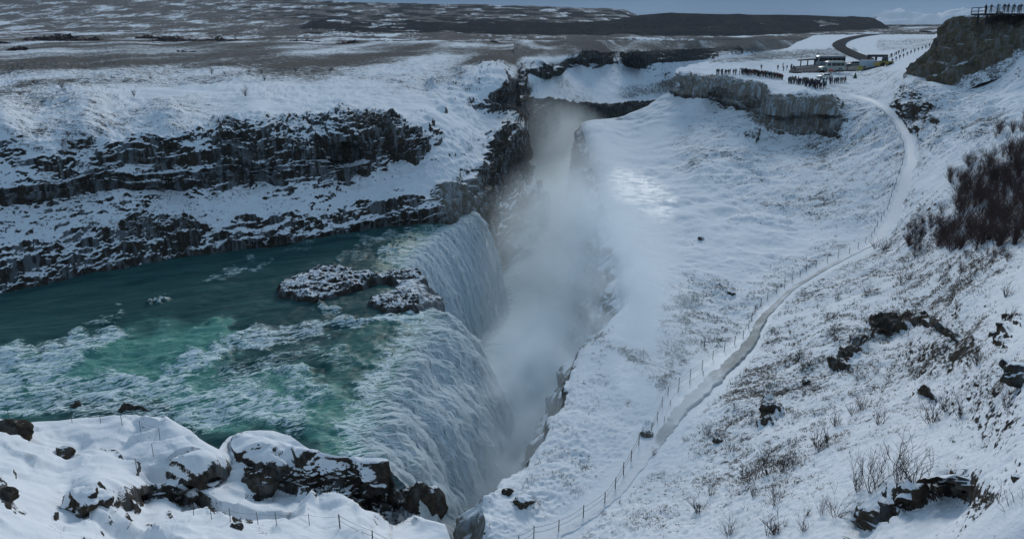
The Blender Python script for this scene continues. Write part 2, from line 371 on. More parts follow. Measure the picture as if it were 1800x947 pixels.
# ------------------------------------------------------------------ right bank
RP = [(848, 935, -30), (820, 1100, -30), (865, 880, -30), (950, 770, -30), (985, 690, -30), (1000, 640, -30), (1050, 580, -30), (1090, 530, -30), (1085, 480, -30), (1072, 400, -30), (1060, 350, -30), (1042, 290, -29.3), (1030, 240, 208), (1020, 212, 236),
      (1200, 500, -31), (1150, 600, -30.3), (1200, 400, -30.6), (1250, 300, 162), (1150, 300, -29.6), (1100, 240, -27.3), (1200, 240, 202), (1300, 240, 188), (1250, 200, 215), (1200, 185, 226), (1190, 156, 238), (1130, 190, 240),
      (930, 945, -30), (1000, 915, -30), (1090, 815, -30), (1160, 735, -30.5), (1215, 680, -31), (1280, 630, -31), (1330, 570, -31), (1400, 495, -31), (1470, 455, -30.5), (1530, 425, 113), (1560, 380, 119), (1575, 340, 124), (1590, 300, 129), (1605, 260, 137), (1585, 210, 155), (1555, 185, 168),
      (1195, 130, 240), (1265, 137, 224), (1330, 154, 206), (1400, 166, 195), (1470, 182, 180), (1300, 128, 230), (1420, 150, 206), (1480, 118, 288), (1400, 122, 280), (1540, 108, 292), (1340, 104, 330), (1250, 112, 300), (1200, 120, 262), (1520, 103, 335), (1470, 80, 520), (1560, 60, 1000), (1440, 70, 720), (1650, 70, 500), (1600, 95, 320), (1700, 60, 700),
      (1195, 172, 233), (1265, 176, 222), (1325, 196, 205), (1340, 247, 189.5), (1395, 246, 188), (1450, 236, 181), (1500, 210, 172),
      (1400, 300, 158), (1480, 300, 147), (1500, 380, 125), (1300, 330, 152), (1400, 400, -30.7), (1300, 450, -31),
      (1800, 947, 15), (1800, 800, 21), (1800, 650, 30), (1800, 560, 40), (1800, 460, 58), (1800, 350, 82), (1800, 230, 112), (1800, 150, 136), (1800, 100, 150), (2150, 947, 11), (2150, 650, 22), (2150, 350, 60), (2150, 150, 110), (2150, 1150, 9),
      (1650, 450, 82), (1650, 550, 62), (1650, 650, 46), (1650, 750, 35), (1650, 350, 102), (1680, 250, 124), (1680, 180, 142), (1640, 152, 152), (1560, 150, 188), (1600, 122, 190),
      (1500, 560, 72), (1500, 650, 57), (1500, 750, 43), (1500, 850, 32), (1480, 947, 26.5), (1300, 700, 58), (1300, 800, 47), (1300, 900, 37), (1300, 1000, 30), (1150, 850, 47), (1150, 947, 38), (1000, 1000, 38), (900, 1100, 33),
      (1600, 858, 26.6), (1600, 893, 26.7), (1690, 840, 24.8), (1690, 876, 25.0), (1520, 905, 28.2), (1510, 930, 28.2), (1740, 800, 24.6), (1650, 940, 22.5), (1760, 880, 18.5), (1550, 1150, 15), (1800, 1150, 10), (1250, 1150, 20),
      (1500, 640, 58), (1505, 600, 62.5), (1560, 575, 66), (1560, 592, 65.4)]
dr = Depth(RP, 16)
RIM = [(60, 1435), (68, 1418), (75, 1400), (85, 1385), (92, 1348), (100, 1300), (110, 1235), (118, 1198), (124, 1188), (150, 1190), (158, 1186), (170, 1165), (190, 1130), (205, 1095), (211, 1021), (240, 1030), (290, 1042), (350, 1060), (400, 1072), (450, 1081), (480, 1085), (510, 1092), (530, 1088), (560, 1066), (580, 1050), (610, 1022), (640, 1001), (665, 990), (690, 984), (720, 975), (770, 950), (800, 925), (840, 888), (880, 864), (935, 847), (1000, 833), (1120, 815)]
vs_ = np.concatenate([np.linspace(61, 200, 190), np.linspace(201, 560, 230), np.linspace(561.5, 955, 210), np.linspace(960, 1120, 30)])
uL = interp(vs_, RIM)+3.5*np.sin(vs_*.11)*sst(230, 600, vs_)+5*np.sin(vs_*.047+1)*sst(500, 700, vs_)
ss = np.concatenate([np.linspace(0, 1, 610)**1.0])
uR = np.full_like(uL, 1900.)
UU = uL[:, None]+(uR-uL)[:, None]*ss[None]; VV = np.broadcast_to(vs_[:, None], UU.shape)
Y = dr(UU, VV); P = world(UU, VV, Y)
PATHC = [(905, 968), (950, 945), (1015, 912), (1075, 865), (1115, 815), (1150, 765), (1190, 715), (1240, 668), (1295, 625), (1330, 585), (1345, 552), (1393, 505), (1460, 464), (1535, 428), (1563, 388), (1582, 345), (1597, 305), (1603, 272), (1597, 243), (1580, 213), (1562, 192), (1530, 177), (1490, 167)]
PATHW = [26, 24, 28, 30, 30, 28, 34, 40, 28, 18, 14, 12, 12, 16, 16, 15, 14, 12, 11, 9, 7, 5, 4]
pathm = paint(UU, VV, [([(a, b, w) for (a, b), w in zip(PATHC, PATHW)], 20, 1.)], 0)
PARK = [([(1360, 123, 7), (1420, 119, 9), (1480, 118, 11), (1550, 112, 8)], 9, 1.), ([(1545, 108, 5), (1500, 97, 9), (1478, 85, 9), (1482, 74, 6), (1520, 65, 3), (1570, 60, 2)], 6, 1.)]
parkm = paint(UU, VV, PARK, 0)
rockf = [([(1195, 148, 20), (1265, 155, 22), (1330, 170, 25)], 20, .98), ([(1345, 202, 34), (1400, 204, 40), (1450, 202, 34)], 30, .99), ([(1255, 185, 10), (1275, 182, 8)], 9, .7), ([(1325, 235)], 12, .85), ([(1500, 190)], 14, .5),
         ([(1482, 648, 10), (1500, 610, 15), (1545, 578, 15), (1600, 566, 13), (1650, 572, 9)], 16, .93), ([(1620, 555, 7), (1690, 590, 9)], 9, .8), ([(1355, 725)], 17, .85), ([(1345, 740)], 8, .8), ([(1560, 625), (1640, 635), (1700, 600)], 34, .48),
         ([(1780, 560), (1760, 600)], 16, .6), ([(1790, 660)], 16, .85), ([(1262, 773)], 8, .9), ([(1620, 700, 4), (1645, 694, 4)], 4, .9), ([(1590, 705, 3), (1640, 690, 3)], 3.5, .85),
         ([(1262, 515), (1285, 518)], 8, .6), ([(1230, 420)], 7, .5), ([(1140, 755, 9)], 10, .75), ([(910, 885, 10), (940, 900, 10)], 10, .55),
         ([(1510, 925, 8), (1560, 912, 8), (1600, 880, 12), (1660, 865, 11), (1700, 852, 9)], 10, .98), ([(1540, 300), (1600, 330)], 30, .3)]
rk = paint(UU, VV, rockf, .22, 15)
rimd = UU-uL[:, None]
rk = np.maximum(rk, .62*(1-sst(2, 22, rimd))*sst(500, 600, VV)*(VV < 2000))
rk = rk+.12*fbm(P, 9, 3)*(rk > .3)
gr = paint(UU, VV, [([(1330, 640), (1500, 520), (1650, 470)], 120, .55), ([(1300, 800), (1500, 700), (1700, 620)], 90, .50), ([(1050, 900), (1200, 880), (1400, 850)], 70, .40), ([(1450, 250), (1700, 220)], 80, .56), ([(1480, 150), (1600, 160)], 40, .5), ([(1250, 104), (1500, 92)], 9, .75), ([(1550, 80), (1700, 75)], 12, .6),
                    ([(1250, 260), (1400, 330), (1500, 330)], 80, .50), ([(1000, 720), (1150, 640), (1250, 540)], 60, .44), ([(1000, 820), (950, 870)], 50, .32)], .20)
gr = gr+.22*fbm(P, 12, 3)
smoothz = paint(UU, VV, [([(1080, 290, 30), (1110, 350, 40), (1140, 420, 60), (1130, 500, 40), (1120, 580, 36)], 40, 1.), ([(1080, 640), (1130, 690)], 22, .6)], 0)
gr = np.clip(gr*(1-smoothz)*(1-.7*pathm), 0, 1)
ice = np.maximum(paint(UU, VV, [([(1090, 325), (1125, 335), (1160, 360)], 32, .75), ([(1150, 640), (1100, 660)], 26, .6)], 0), .9*pathm*sst(520, 560, VV)*(1-sst(730, 790, VV)))
Nn = normals(P); near = sst(120, 40, Y)
flat = np.maximum(np.maximum(pathm, parkm), .55*smoothz)
amp = sst(.35, .8, rk)
humm = .34*fbm(P, (5.5, 5.5, 3), 4)+.10*ridged(P, (2.6, 1.5, 1.7), 3, .6)*sst(-.4, .5, fbm(P, 14, 2))
fine_ = .09*ridged(P, .55, 2)*near
d = (1-amp)*(humm*(.45+.9*gr)+fine_)*np.clip(Y/65, .35, 1.8)*(.45+.9*sst(-.6, .6, fbm(P, (34, 34, 20), 3)))*(1-.93*flat)
iced = paint(UU, VV, rockf[:2], 0)
d += amp*(.42*ridged(P, (1.6, 1.6, 2.4), 3)+.35*fbm(P, 3, 3))*(1-.6*iced)+iced*1.1*ridged(P, (1.4, 1.4, 14), 3)*.8
d += -.35*pathm*(1-sst(0, .6, np.abs(.5-pathm)))*0
P = P+Nn*d[..., None]
P[..., 2] -= 1.2*np.exp(-rimd/9.)*sst(203, 216, VV)*sst(880, 780, VV)
grid_obj('snowy_ground', P, M_RIGHT, dict(rock=rk, grass=gr, ice=ice, rime_haze=paint(UU, VV, rockf[:2]+[rockf[3]], 0)*.9)); setp(bpy.data.objects['snowy_ground'], kind='structure')
RIGHT, RU, RV, RG = P, UU, VV, gr
n_, m_ = P.shape[:2]
tri_bvh = BVHTree.FromPolygons([tuple(p) for p in P[::2, ::2].reshape(-1, 3).tolist()], [tuple(f) for f in grid_faces(len(range(0, n_, 2)), len(range(0, m_, 2))).tolist()])
EYE = Vector((0, 0, ZC))
def hit(u, v, tree=None, up=0.):
    a, s = slope(u, v); d = Vector((float(a), 1, float(s))).normalized()
    h = (tree or tri_bvh).ray_cast(EYE, d)
    if h[0] is None:
        y = float(dr(u, v)); return Vector(world(u, v, y).tolist())
    return h[0]+Vector((0, 0, up))
def ground_z(x, y, tree=None):
    h = (tree or tri_bvh).ray_cast(Vector((x, y, 300)), Vector((0, 0, -1)))
    return h[0].z if h[0] is not None else 0

# gorge wall below the right rim
k0 = int(np.searchsorted(vs_, 203)); rim = P[k0:, 0]
nk = 70; t = np.linspace(0, 1, nk)[None, :, None]
Pw = np.repeat(rim[:, None], nk, 1)
zr = rim[:, 2][:, None]; tz = t[..., 0]
Pw[..., 2] = zr+(14.-zr)*tz+.0
inw = interp(rim[:, 1], [(30, 1), (60, 2), (78, 3.5), (90, 5), (120, 4.5), (160, 3), (240, 3)])[:, None]
Pw[..., 0] -= inw*tz**.9
nrm = np.stack([-np.ones_like(tz*zr), -.3+0*tz*zr, .4+0*tz*zr], -1)
dd = (1.1*ridged(Pw, (3, 3, 7), 3)+.9*fbm(Pw, 5, 3))*np.minimum(1, tz*8)
Pw += nrm*dd[..., None]*.8
grid_obj('gorge_wall', Pw, M_WALL, dict(rock=.62+0*dd, grass=0*dd, ice=0*dd, rime_haze=.75+0*dd)); setp(bpy.data.objects['gorge_wall'], kind='structure')

# ------------------------------------------------------------------ foreground ledge
LP = [(-250, 735, -26), (0, 735, -26), (100, 738, -26), (200, 728, -26), (275, 733, -26), (335, 757, -26), (385, 790, -26), (200, 780, 45.5), (100, 800, 42.6), (0, 770, 43), (0, 810, 38.5), (0, 870, 30), (0, 947, 25), (-250, 947, 22), (-250, 800, 36),
      (300, 820, 42.6), (235, 846, 40.2), (362, 825, 42.4), (312, 860, 40.4), (240, 868, 39.3), (388, 846, 44.2), (322, 884, 42), (246, 888, 40.2), (300, 908, 37), (200, 880, 34.5), (160, 862, 34.5), (140, 880, 34), (130, 850, 37.5), (300, 947, 30), (150, 947, 27), (420, 905, 37.5), (420, 947, 33), (500, 900, 38.5), (600, 908, 38.5), (600, 947, 35), (700, 947, 36.5), (760, 930, 38.5),
      (400, 792, 47), (440, 786, 46.6), (470, 826, 44.4), (455, 872, 43.6), (420, 850, 43.6), (450, 757, -26.2), (500, 765, -26.4), (545, 790, -26.0), (600, 800, -26.0), (685, 805, -26.2), (560, 850, 44.6), (640, 830, 45.5), (650, 870, 44.8), (700, 880, 45), (728, 903, 44.5), (500, 878, 42.6), (560, 888, 42.6), (640, 905, 43), (690, 915, 43.6),
      (660, 925, 38.5), (640, 915, 38.8), (780, 925, 38.8), (745, 914, 39.6), (790, 947, 37.5), (0, 1150, 17), (400, 1150, 22), (800, 1150, 28), (-250, 1150, 14)]
dg = Depth(LP, 12)
uu = np.concatenate([np.linspace(-250, -4, 50), np.linspace(0, 792, 470), np.linspace(794, 812, 8)]); nv = 240
vt = interp(uu, [(-250, 735), (0, 736), (40, 741), (100, 738), (200, 729), (275, 734), (300, 739), (335, 757), (350, 772), (372, 784), (384, 790), (390, 780), (402, 768), (430, 757), (455, 755), (480, 757), (510, 764), (545, 790), (600, 800), (650, 805), (682, 806), (690, 840), (712, 880), (732, 906), (748, 913), (782, 923), (792, 950), (812, 1100)])
vb = np.full_like(uu, 1130.)
tt = np.concatenate([np.linspace(0, .62, 215), np.linspace(.63, 1, 25)])[:, None]; VV = vt[None]+(vb-vt)[None]*tt; UU = np.broadcast_to(uu[None], VV.shape)
Y = dg(UU, VV); P = world(UU, VV, Y)
rk = paint(UU, VV, [([(440, 845, 14), (462, 830, 12), (455, 868, 14)], 14, 1.), ([(440, 780, 16), (540, 808, 18), (660, 820, 18)], 18, .46), ([(500, 835, 22), (560, 850, 30), (640, 850, 36), (700, 880, 24)], 30, .72), ([(640, 875), (700, 900)], 28, .84), ([(680, 820), (690, 850)], 12, .9), ([(310, 872), (245, 880)], 9, .9), ([(372, 838), (340, 858)], 7, .8), ([(300, 848), (260, 862)], 11, .66), ([(145, 880), (150, 895)], 9, .95), ([(170, 860), (185, 874)], 4, .9), ([(5, 752), (25, 762), (38, 776)], 10, .95), ([(100, 795), (125, 798)], 9, .9), ([(150, 780), (200, 788), (225, 810), (236, 830)], 3.4, .9),
                    ([(0, 840), (8, 890)], 10, .9), ([(50, 778), (65, 785)], 4, .9), ([(260, 925), (272, 930)], 5, .95), ([(390, 775), (425, 770)], 8, .75), ([(60, 745), (105, 748)], 6, .5), ([(330, 885), (360, 890)], 18, .5), ([(415, 925)], 10, .9), ([(215, 736), (250, 733)], 3, .9), ([(560, 790), (580, 800)], 6, .6), ([(100, 900)], 5, .9), ([(295, 910), (300, 916)], 4, .9), ([(370, 906), (390, 920)], 7, .8), ([(432, 918), (440, 918)], 5, .9)], .36)
gr = paint(UU, VV, [([(470, 930)], 30, .4), ([(350, 885)], 30, .5)], .04)
amp = sst(.3, .8, rk); bigr = paint(UU, VV, [([(440, 850), (460, 850)], 22, .6), ([(500, 840, 30), (560, 855, 40), (640, 860, 46), (700, 880, 34)], 30, 1.)], 0, 8)
d = (1-amp*bigr)*(.22*fbm(P, 4, 3)+.05*fbm(P, .9, 2)+.07*amp*ridged(P, .8, 3))+bigr*(.25+.75*amp)*(.45*ridged(P, (1.6, 1.6, .9), 3)+.22*ridged(P, (.6, .6, .4), 3)+.4*fbm(P, 2.4, 3))
def plates(P, size, seed, w=.22, tilt=.16, off=.5):
    r = np.random.default_rng(seed); q = P[..., :2]/size; b = np.floor(q).astype(int); d1 = np.full(q.shape[:2], 9.); d2 = d1.copy(); h1 = 0*d1; h2 = 0*d1
    T = r.uniform(-1, 1, (64, 64, 5))
    for i in (-1, 0, 1):
        for j in (-1, 0, 1):
            c = b+[i, j]; t = T[c[..., 0] % 64, c[..., 1] % 64]; ctr = c+.5+.42*t[..., :2]; e = q-ctr; dd = np.hypot(e[..., 0], e[..., 1]*1.25)
            hh = off*t[..., 4]+tilt*size*(t[..., 2]*e[..., 0]+t[..., 3]*e[..., 1])
            cl = dd < d1; h2 = np.where(cl, h1, np.where(dd < d2, hh, h2)); d2 = np.where(cl, d1, np.minimum(d2, dd)); h1 = np.where(cl, hh, h1); d1 = np.where(cl, dd, d1)
    k = .5+.5*sst(0, w, d2-d1); return h1*k+h2*(1-k)
wob = P+np.stack([.5*fbm(P, 2.5, 3), .5*fbm(P, 2.5, 3, off=5.), 0*rk], -1)
plm = np.clip(paint(UU, VV, [([(270, 790, 60), (360, 860, 60), (460, 850, 60), (560, 850, 70), (700, 870, 60)], 60, 1.), ([(150, 890), (350, 920)], 60, .8), ([(20, 790), (120, 800)], 50, .6), ([(150, 760), (280, 750)], 30, .3)], .25), 0, 1)
d += plm*(plates(wob, 5.2, 4, .09, .26, .7)*.9+plates(wob, 2.0, 8, .18, .26, .26)*.8)
d += .55*paint(UU, VV, [([(430, 790), (540, 815), (660, 825)], 26, 1.)], 0)
d *= .3+.7*sst(0, .03, tt)
P = P+normals(P)*d[..., None]
sk = np.stack([P[0]+np.array([0, .5+1.0*k, -1.5*k-1]) for k in (3, 2, 1, .3)])     # the edge falls to the river
BANKX = np.concatenate([[-400], P[0][:, 0]]); BANKY = np.concatenate([[52], P[0][:, 1]])
P2 = np.concatenate([sk, P]); ex = lambda A, v: np.concatenate([np.full((4, A.shape[1]), v), A])
grid_obj('snowy_ledge', P2, M_LEFT, dict(rock=ex(rk, .9), grass=ex(gr, 0), ice=ex(0*rk, 0), rime_haze=ex(.05+0*rk, .1))); setp(bpy.data.objects['snowy_ledge'], kind='structure')
led_bvh = BVHTree.FromPolygons([tuple(p) for p in P.reshape(-1, 3).tolist()], [tuple(f) for f in grid_faces(*P.shape[:2]).tolist()])

# ------------------------------------------------------------------ river and falls
HR = -27.
LIP = [(36, -9), (44, -9.5), (50, -11), (62, -10.2), (70, -9), (75, -8.6), (79, -11), (86, -12.8), (94, -13.8), (104, -12.3), (114, -10), (122, -7)]
ny = 430; ys = 36+(122-36)*np.linspace(0, 1, ny)**1.15
lipx = interp(ys, LIP); lipx = np.convolve(np.pad(lipx, 6, 'edge'), np.ones(13)/13, 'valid')
nx = 490; q = np.linspace(1, 0, nx)**1.5
X = lipx[:, None]-(150*q)[None]; Yr = np.broadcast_to(ys[:, None], X.shape)
P = np.stack([X, Yr, np.full_like(X, ZC+HR)], -1)
def project(P):
    y, x, z = P[..., 1], P[..., 0], P[..., 2]-ZC
    dep = y*math.cos(PITCH)-z*math.sin(PITCH); upc = y*math.sin(PITCH)+z*math.cos(PITCH)
    return CX+F*x/dep, CY-F*upc/dep
U, V = project(P)
calm = np.array([0.])
foamF = [([(-200, 690, 40), (0, 650, 36), (80, 640, 34), (150, 610, 24), (200, 585, 14)], 30, .85), ([(-200, 720), (60, 700), (200, 705), (330, 715)], 34, .80), ([(200, 670, 9), (270, 683, 12), (330, 650, 14), (370, 630, 16), (430, 600, 18), (520, 590, 18), (600, 560, 15)], 14, .82),
         ([(330, 740), (420, 700), (520, 740)], 34, .72), ([(160, 563, 9), (200, 558, 6)], 8, .6), ([(260, 530, 4), (300, 531, 4)], 4, .9), ([(195, 528, 3), (212, 530, 3)], 4, .8), ([(355, 498, 5), (400, 480, 8), (470, 460, 5)], 6, .55), ([(500, 440), (560, 432)], 4, .45), ([(640, 430), (700, 415), (760, 400)], 12, .55), ([(480, 640), (560, 620), (620, 640)], 20, .5), ([(400, 660), (480, 650)], 20, .6), ([(520, 670), (560, 690)], 24, .55),
         ([(490, 658), (530, 655)], 8, .9), ([(600, 570), (680, 565), (745, 555)], 10, .9), ([(560, 545), (600, 545)], 6, .7), ([(690, 640), (660, 690), (630, 750)], 22, .6), ([(700, 600), (730, 570)], 18, .6), ([(590, 455), (640, 450)], 8, .5), ([(690, 450), (730, 430), (780, 395)], 14, .7)]
aerF = [([(100, 650, 40), (200, 640, 60), (300, 640, 70), (390, 600, 40)], 50, .95), ([(330, 700), (420, 720), (520, 700), (600, 740)], 55, .9), ([(-200, 700), (50, 680)], 70, .7), ([(600, 640), (690, 590)], 40, .45), ([(580, 760), (620, 780)], 50, .85)]
foam = paint(U, V, foamF, .22, 22); aer = paint(U, V, aerF, .10, 30)
lipd = lipx[:, None]-X; foam = foam+.16*aer; foam = np.maximum(foam, (.9*sst(3.4, .2, lipd+.9*fbm(P, (2.5, 1.4, 1), 3))*np.where(Yr < 78, 1, .75))); aer = np.maximum(aer, .5*sst(5, 1, lipd))
FA = math.radians(28); ca, sa = math.cos(FA), math.sin(FA)
fl = np.stack([P[..., 0]*ca+P[..., 1]*sa, -P[..., 0]*sa+P[..., 1]*ca, P[..., 2]], -1)
wv = .35*fbm(fl, (6, 3., 3), 4)+.10*fbm(fl, (1.6, .8, 1), 3)
big = np.clip(foam+.4*aer, 0, 1)
turb = .75*ridged(fl, (4., 2.2, 3), 3)*.5+.25*ridged(fl, (1.1, .7, 1), 2)*.5
foam = np.clip(foam*.86+.34*np.clip(turb-.2, 0, 1)*sst(.2, .6, big), 0, 1.0)
P[..., 2] += (wv*.30+big*(turb*.75+.6*fbm(fl, (9, 5, 3), 2)))*sst(0, 3, lipx[:, None]-X+1.)
P[..., 2] += -.45*sst(3, 0, lipx[:, None]-X)
def water_nodes(g):
    pos = g.node('ShaderNodeNewGeometry').outputs['Position']
    foam, aer, fall = g.attr('foam'), g.attr('aer'), g.attr('fall')
    rot = g.mapped(pos, (1, 1, 1), (0, 0, -FA)); st = g.mapped(rot, (.17, 1.0, 1.0))
    w = g.noise(st, .55, 5, .6, .8); w2 = g.noise(st, 2.1, 6, .66, 1.0); w3 = g.noise(g.mapped(rot, (.30, 1.2, 1)), 4.2, 3, .6, 1.0)
    # thin lacing: ridges of distorted noise
    lace = g.m('SUBTRACT', 1., g.m('MULTIPLY', g.m('ABSOLUTE', g.m('SUBTRACT', w2, .5)), 7.), clamp=True)
    lace2 = g.m('SUBTRACT', 1., g.m('MULTIPLY', g.m('ABSOLUTE', g.m('SUBTRACT', w3, .5)), 6.), clamp=True)
    fv = g.m('ADD', g.m('MULTIPLY', lace, .50), g.m('ADD', g.m('MULTIPLY', lace2, .34), g.m('MULTIPLY', w, .34)))
    thr = g.m('MULTIPLY_ADD', foam, -.62, 1.02)
    fm = g.ss(.0, .44, g.m('SUBTRACT', fv, thr))
    deep = g.mix(g.ss(.3, .7, w), (.016, .060, .064), (.034, .088, .090))
    green = g.mix(g.ss(.3, .75, w2), (.07, .235, .19), (.17, .40, .33))
    a2 = g.m('MULTIPLY', aer, g.ss(.25, .6, g.m('MULTIPLY_ADD', aer, .3, g.m('MULTIPLY', w, .8))))
    c = g.mix(a2, deep, green)
    c = g.mix(g.m('MULTIPLY', g.ss(0, .5, fm), .55), c, (.20, .40, .37)); c = g.mix(g.ss(.15, .8, fm), c, (.74, .83, .85))
    rough = g.m('MULTIPLY_ADD', fm, .5, .36)
    bmp = g.node('ShaderNodeBump', {'Strength': .55, 'Distance': .25, 'Height': g.m('ADD', w2, g.m('MULTIPLY', w3, .45))})
    p = g.node('ShaderNodeBsdfPrincipled', {'Base Color': c, 'Roughness': rough, 'Normal': bmp.outputs[0], 'IOR': 1.33, 'Specular IOR Level': .07})
    return p.outputs[0]
M_WATER, t_, o_ = newmat('glacial_water'); t_.links.new(water_nodes(N(t_)), o_.inputs[0])
kb = np.interp(P[..., 0], BANKX, BANKY)-.1
fcs = grid_faces(*P.shape[:2]); ok = (P[..., 1] > kb).ravel()[fcs].any(1)
mesh_from('river', P.reshape(-1, 3), fcs[ok], M_WATER, dict(foam=foam, aer=aer, fall=0*foam)); setp(bpy.data.objects['river'], kind='structure')
def fall_mat():
    m, t, o = newmat('falling_water'); g = N(t)
    sa_, ta_ = g.attr('sdist'), g.attr('tdist')
    cv = g.node('ShaderNodeCombineXYZ', {0: sa_, 1: ta_, 2: 0.}).outputs[0]
    a = g.noise(g.mapped(cv, (.9, .12, 1)), 1., 5, .65, .5); b = g.noise(g.mapped(cv, (3.6, .42, 1)), 1., 6, .7, .8); c3 = g.noise(g.mapped(cv, (2.4, 1.0, 1)), 1.6, 6, .75, 1.4)
    f = g.m('ADD', g.m('MULTIPLY', a, .5), g.m('ADD', g.m('MULTIPLY', b, .35), g.m('MULTIPLY', c3, .25)))
    wht = g.ss(.42, .74, g.m('MULTIPLY_ADD', g.ss(0, 9, ta_), .08, g.m('ADD', f, g.m('MULTIPLY', g.attr('white'), .10))))
    wht = g.m('SUBTRACT', wht, g.m('MULTIPLY', .35, g.ss(1.2, 0., ta_)), clamp=True)
    c = g.mix(g.ss(0., .45, wht), g.mix(g.ss(.5, 6, ta_), (.08, .27, .23), (.29, .55, .49)), (.60, .77, .73)); c = g.mix(g.ss(.25, .85, wht), c, (.95, .97, .97))
    bmp = g.node('ShaderNodeBump', {'Strength': .35, 'Distance': .25, 'Height': f})
    p = g.node('ShaderNodeBsdfPrincipled', {'Base Color': c, 'Roughness': .8, 'Normal': bmp.outputs[0], 'IOR': 1.33, 'Specular IOR Level': .08})
    tr = g.node('ShaderNodeBsdfTranslucent', {'Color': c}); s1 = g.node('ShaderNodeMixShader', {0: .5, 1: p.outputs[0], 2: tr.outputs[0]})
    s2 = g.node('ShaderNodeMixShader', {0: g.ss(.1, 3.2, g.m('MULTIPLY_ADD', g.m('SUBTRACT', b, .5), 5., ta_)), 1: water_nodes(g), 2: s1.outputs[0]})
    t.links.new(s2.outputs[0], o.inputs[0]); return m
M_FALL = fall_mat()
nt_ = 190; tq = np.linspace(0, 1, nt_)
lip = P[:, -1]                                             # (ny,3)
outw = interp(ys, [(36, 7), (50, 9.5), (62, 10.5), (74, 10), (79, 6.5), (86, 6), (100, 7.2), (114, 6.8), (122, 6.5)])
drop = 18.2
dxs = tq[None]**.8; dzs = np.where(tq < 1, (tq**1.75), 1)[None]
Pf = np.repeat(lip[:, None], nt_, 1)
Pf[..., 0] += outw[:, None]*dxs; Pf[..., 2] -= drop*dzs
Pf[..., 1] += 1.5*tq[None]
near_f = sst(82, 72, ys)[:, None]; cauli = lambda q, s, o=0: np.abs(pn(q/np.array(s, np.float32)+o))*2
sd_ = np.broadcast_to(ys[:, None], Pf.shape[:2]); td_ = np.broadcast_to((drop*tq)[None], Pf.shape[:2])
cc = np.stack([sd_, td_, 0*sd_], -1)
nrm = np.stack([np.full_like(sd_, .85), -.1+0*sd_, .5+0*sd_], -1)
rib = .50*ridged(cc, (2.4, 16, 1), 3)*.5+.34*ridged(cc, (.7, 6, 1), 3)*.5
wz = cc+np.stack([.5*fbm(cc, 1.5, 3), .7*fbm(cc, 1.7, 3, off=9.), 0*sd_], -1)
lump = .75*fbm(wz, (4, 7, 1), 4)+.22*ridged(wz, (2.2, 8., 1), 3)
ramp = sst(0, .12, tq)[None]
Pf += nrm*((rib*(1-.4*near_f)+lump*(.25+.85*near_f))*ramp)[..., None]
kf = int(np.searchsorted(ys, 41.0)); wf = (1-.5*near_f*np.ones_like(sd_)); Pk = Pf[kf:]; fw = grid_faces(*Pk.shape[:2], flip=True); okf = ((Pk[..., 1] > 46.2) | (Pk[..., 0] > -6.0)).ravel()[fw].all(1)
mesh_from('waterfall', Pk.reshape(-1, 3), fw[okf], M_FALL, dict(sdist=sd_[kf:], tdist=td_[kf:], white=wf[kf:], foam=.78+0*wf[kf:], aer=.6+0*wf[kf:])); setp(bpy.data.objects['waterfall'], kind='structure')
# torn strands of white water standing proud of the falls
ns = 8000; r_ = np.random.default_rng(11); K = 7; kf = int(np.searchsorted(ys, 46.6))
si = kf+1+r_.uniform(0, 1, ns)*(ny-kf-3); t0 = r_.uniform(0, 1, ns)**1.1*.86; tl = r_.uniform(.04, .22, ns)
tk = np.clip(t0[:, None]+tl[:, None]*np.linspace(0, 1, K)[None], 0, .999)*(nt_-1.01)
sk_ = np.clip(si[:, None]+r_.normal(0, 2.2, (ns, 1))*np.linspace(0, 1, K)[None]+1.2*np.sin(tk*.35+si[:, None]), kf, ny-2)
a0, b0 = sk_.astype(int), tk.astype(int); fa, fb = (sk_-a0)[..., None], (tk-b0)[..., None]
base_ = (Pf[a0, b0]*(1-fa)*(1-fb)+Pf[a0+1, b0]*fa*(1-fb)+Pf[a0, b0+1]*(1-fa)*fb+Pf[a0+1, b0+1]*fa*fb)
env = np.sin(np.linspace(.05, math.pi-.05, K))[None, :, None]
base_ = base_+np.array([.8, -.15, .5])*(.01+r_.gamma(1.6, .07, (ns, 1, 1))*env)
wd_ = (r_.uniform(.03, .19, (ns, 1, 1))*env)*np.array([.25, 1., .0])
vv_ = np.stack([base_-wd_, base_+wd_], 2).reshape(-1, 3)
q0 = (np.arange(ns)[:, None]*K+np.arange(K-1)[None]).ravel()*2
m_, t_, o_ = newmat('white_water'); g_ = N(t_); d_ = g_.node('ShaderNodeBsdfDiffuse', {'Color': (.86, .91, .92, 1)}); tr_ = g_.node('ShaderNodeBsdfTranslucent', {'Color': (.86, .91, .92, 1)}); x_ = g_.node('ShaderNodeMixShader', {0: .45, 1: d_.outputs[0], 2: tr_.outputs[0]}); t_.links.new(x_.outputs[0], o_.inputs[0])
setp(mesh_from('white_water', vv_, np.stack([q0, q0+1, q0+3, q0+2], -1), m_), kind='stuff')
# water on the gorge floor
ys2 = 30+(700-30)*np.linspace(0, 1, 300)**1.6; xs2 = np.linspace(-16, 120, 240)
P = np.stack(np.broadcast_arrays(xs2[None], ys2[:, None], np.full((1, 1), ZC-45.)), -1).copy()
fo = .55+.35*fbm(P, (9, 16, 5), 3)
fo = np.where(P[..., 1] < 165, .9, fo*sst(320, 150, P[..., 1])*.6+.36)
P[..., 2] += .5*ridged(P, (3, 5, 3), 3)*.5*sst(260, 130, P[..., 1])
grid_obj('gorge_water', P, M_WATER, dict(foam=np.clip(fo, 0, 1), aer=.9+0*fo, fall=0*fo)); setp(bpy.data.objects['gorge_water'], kind='structure')

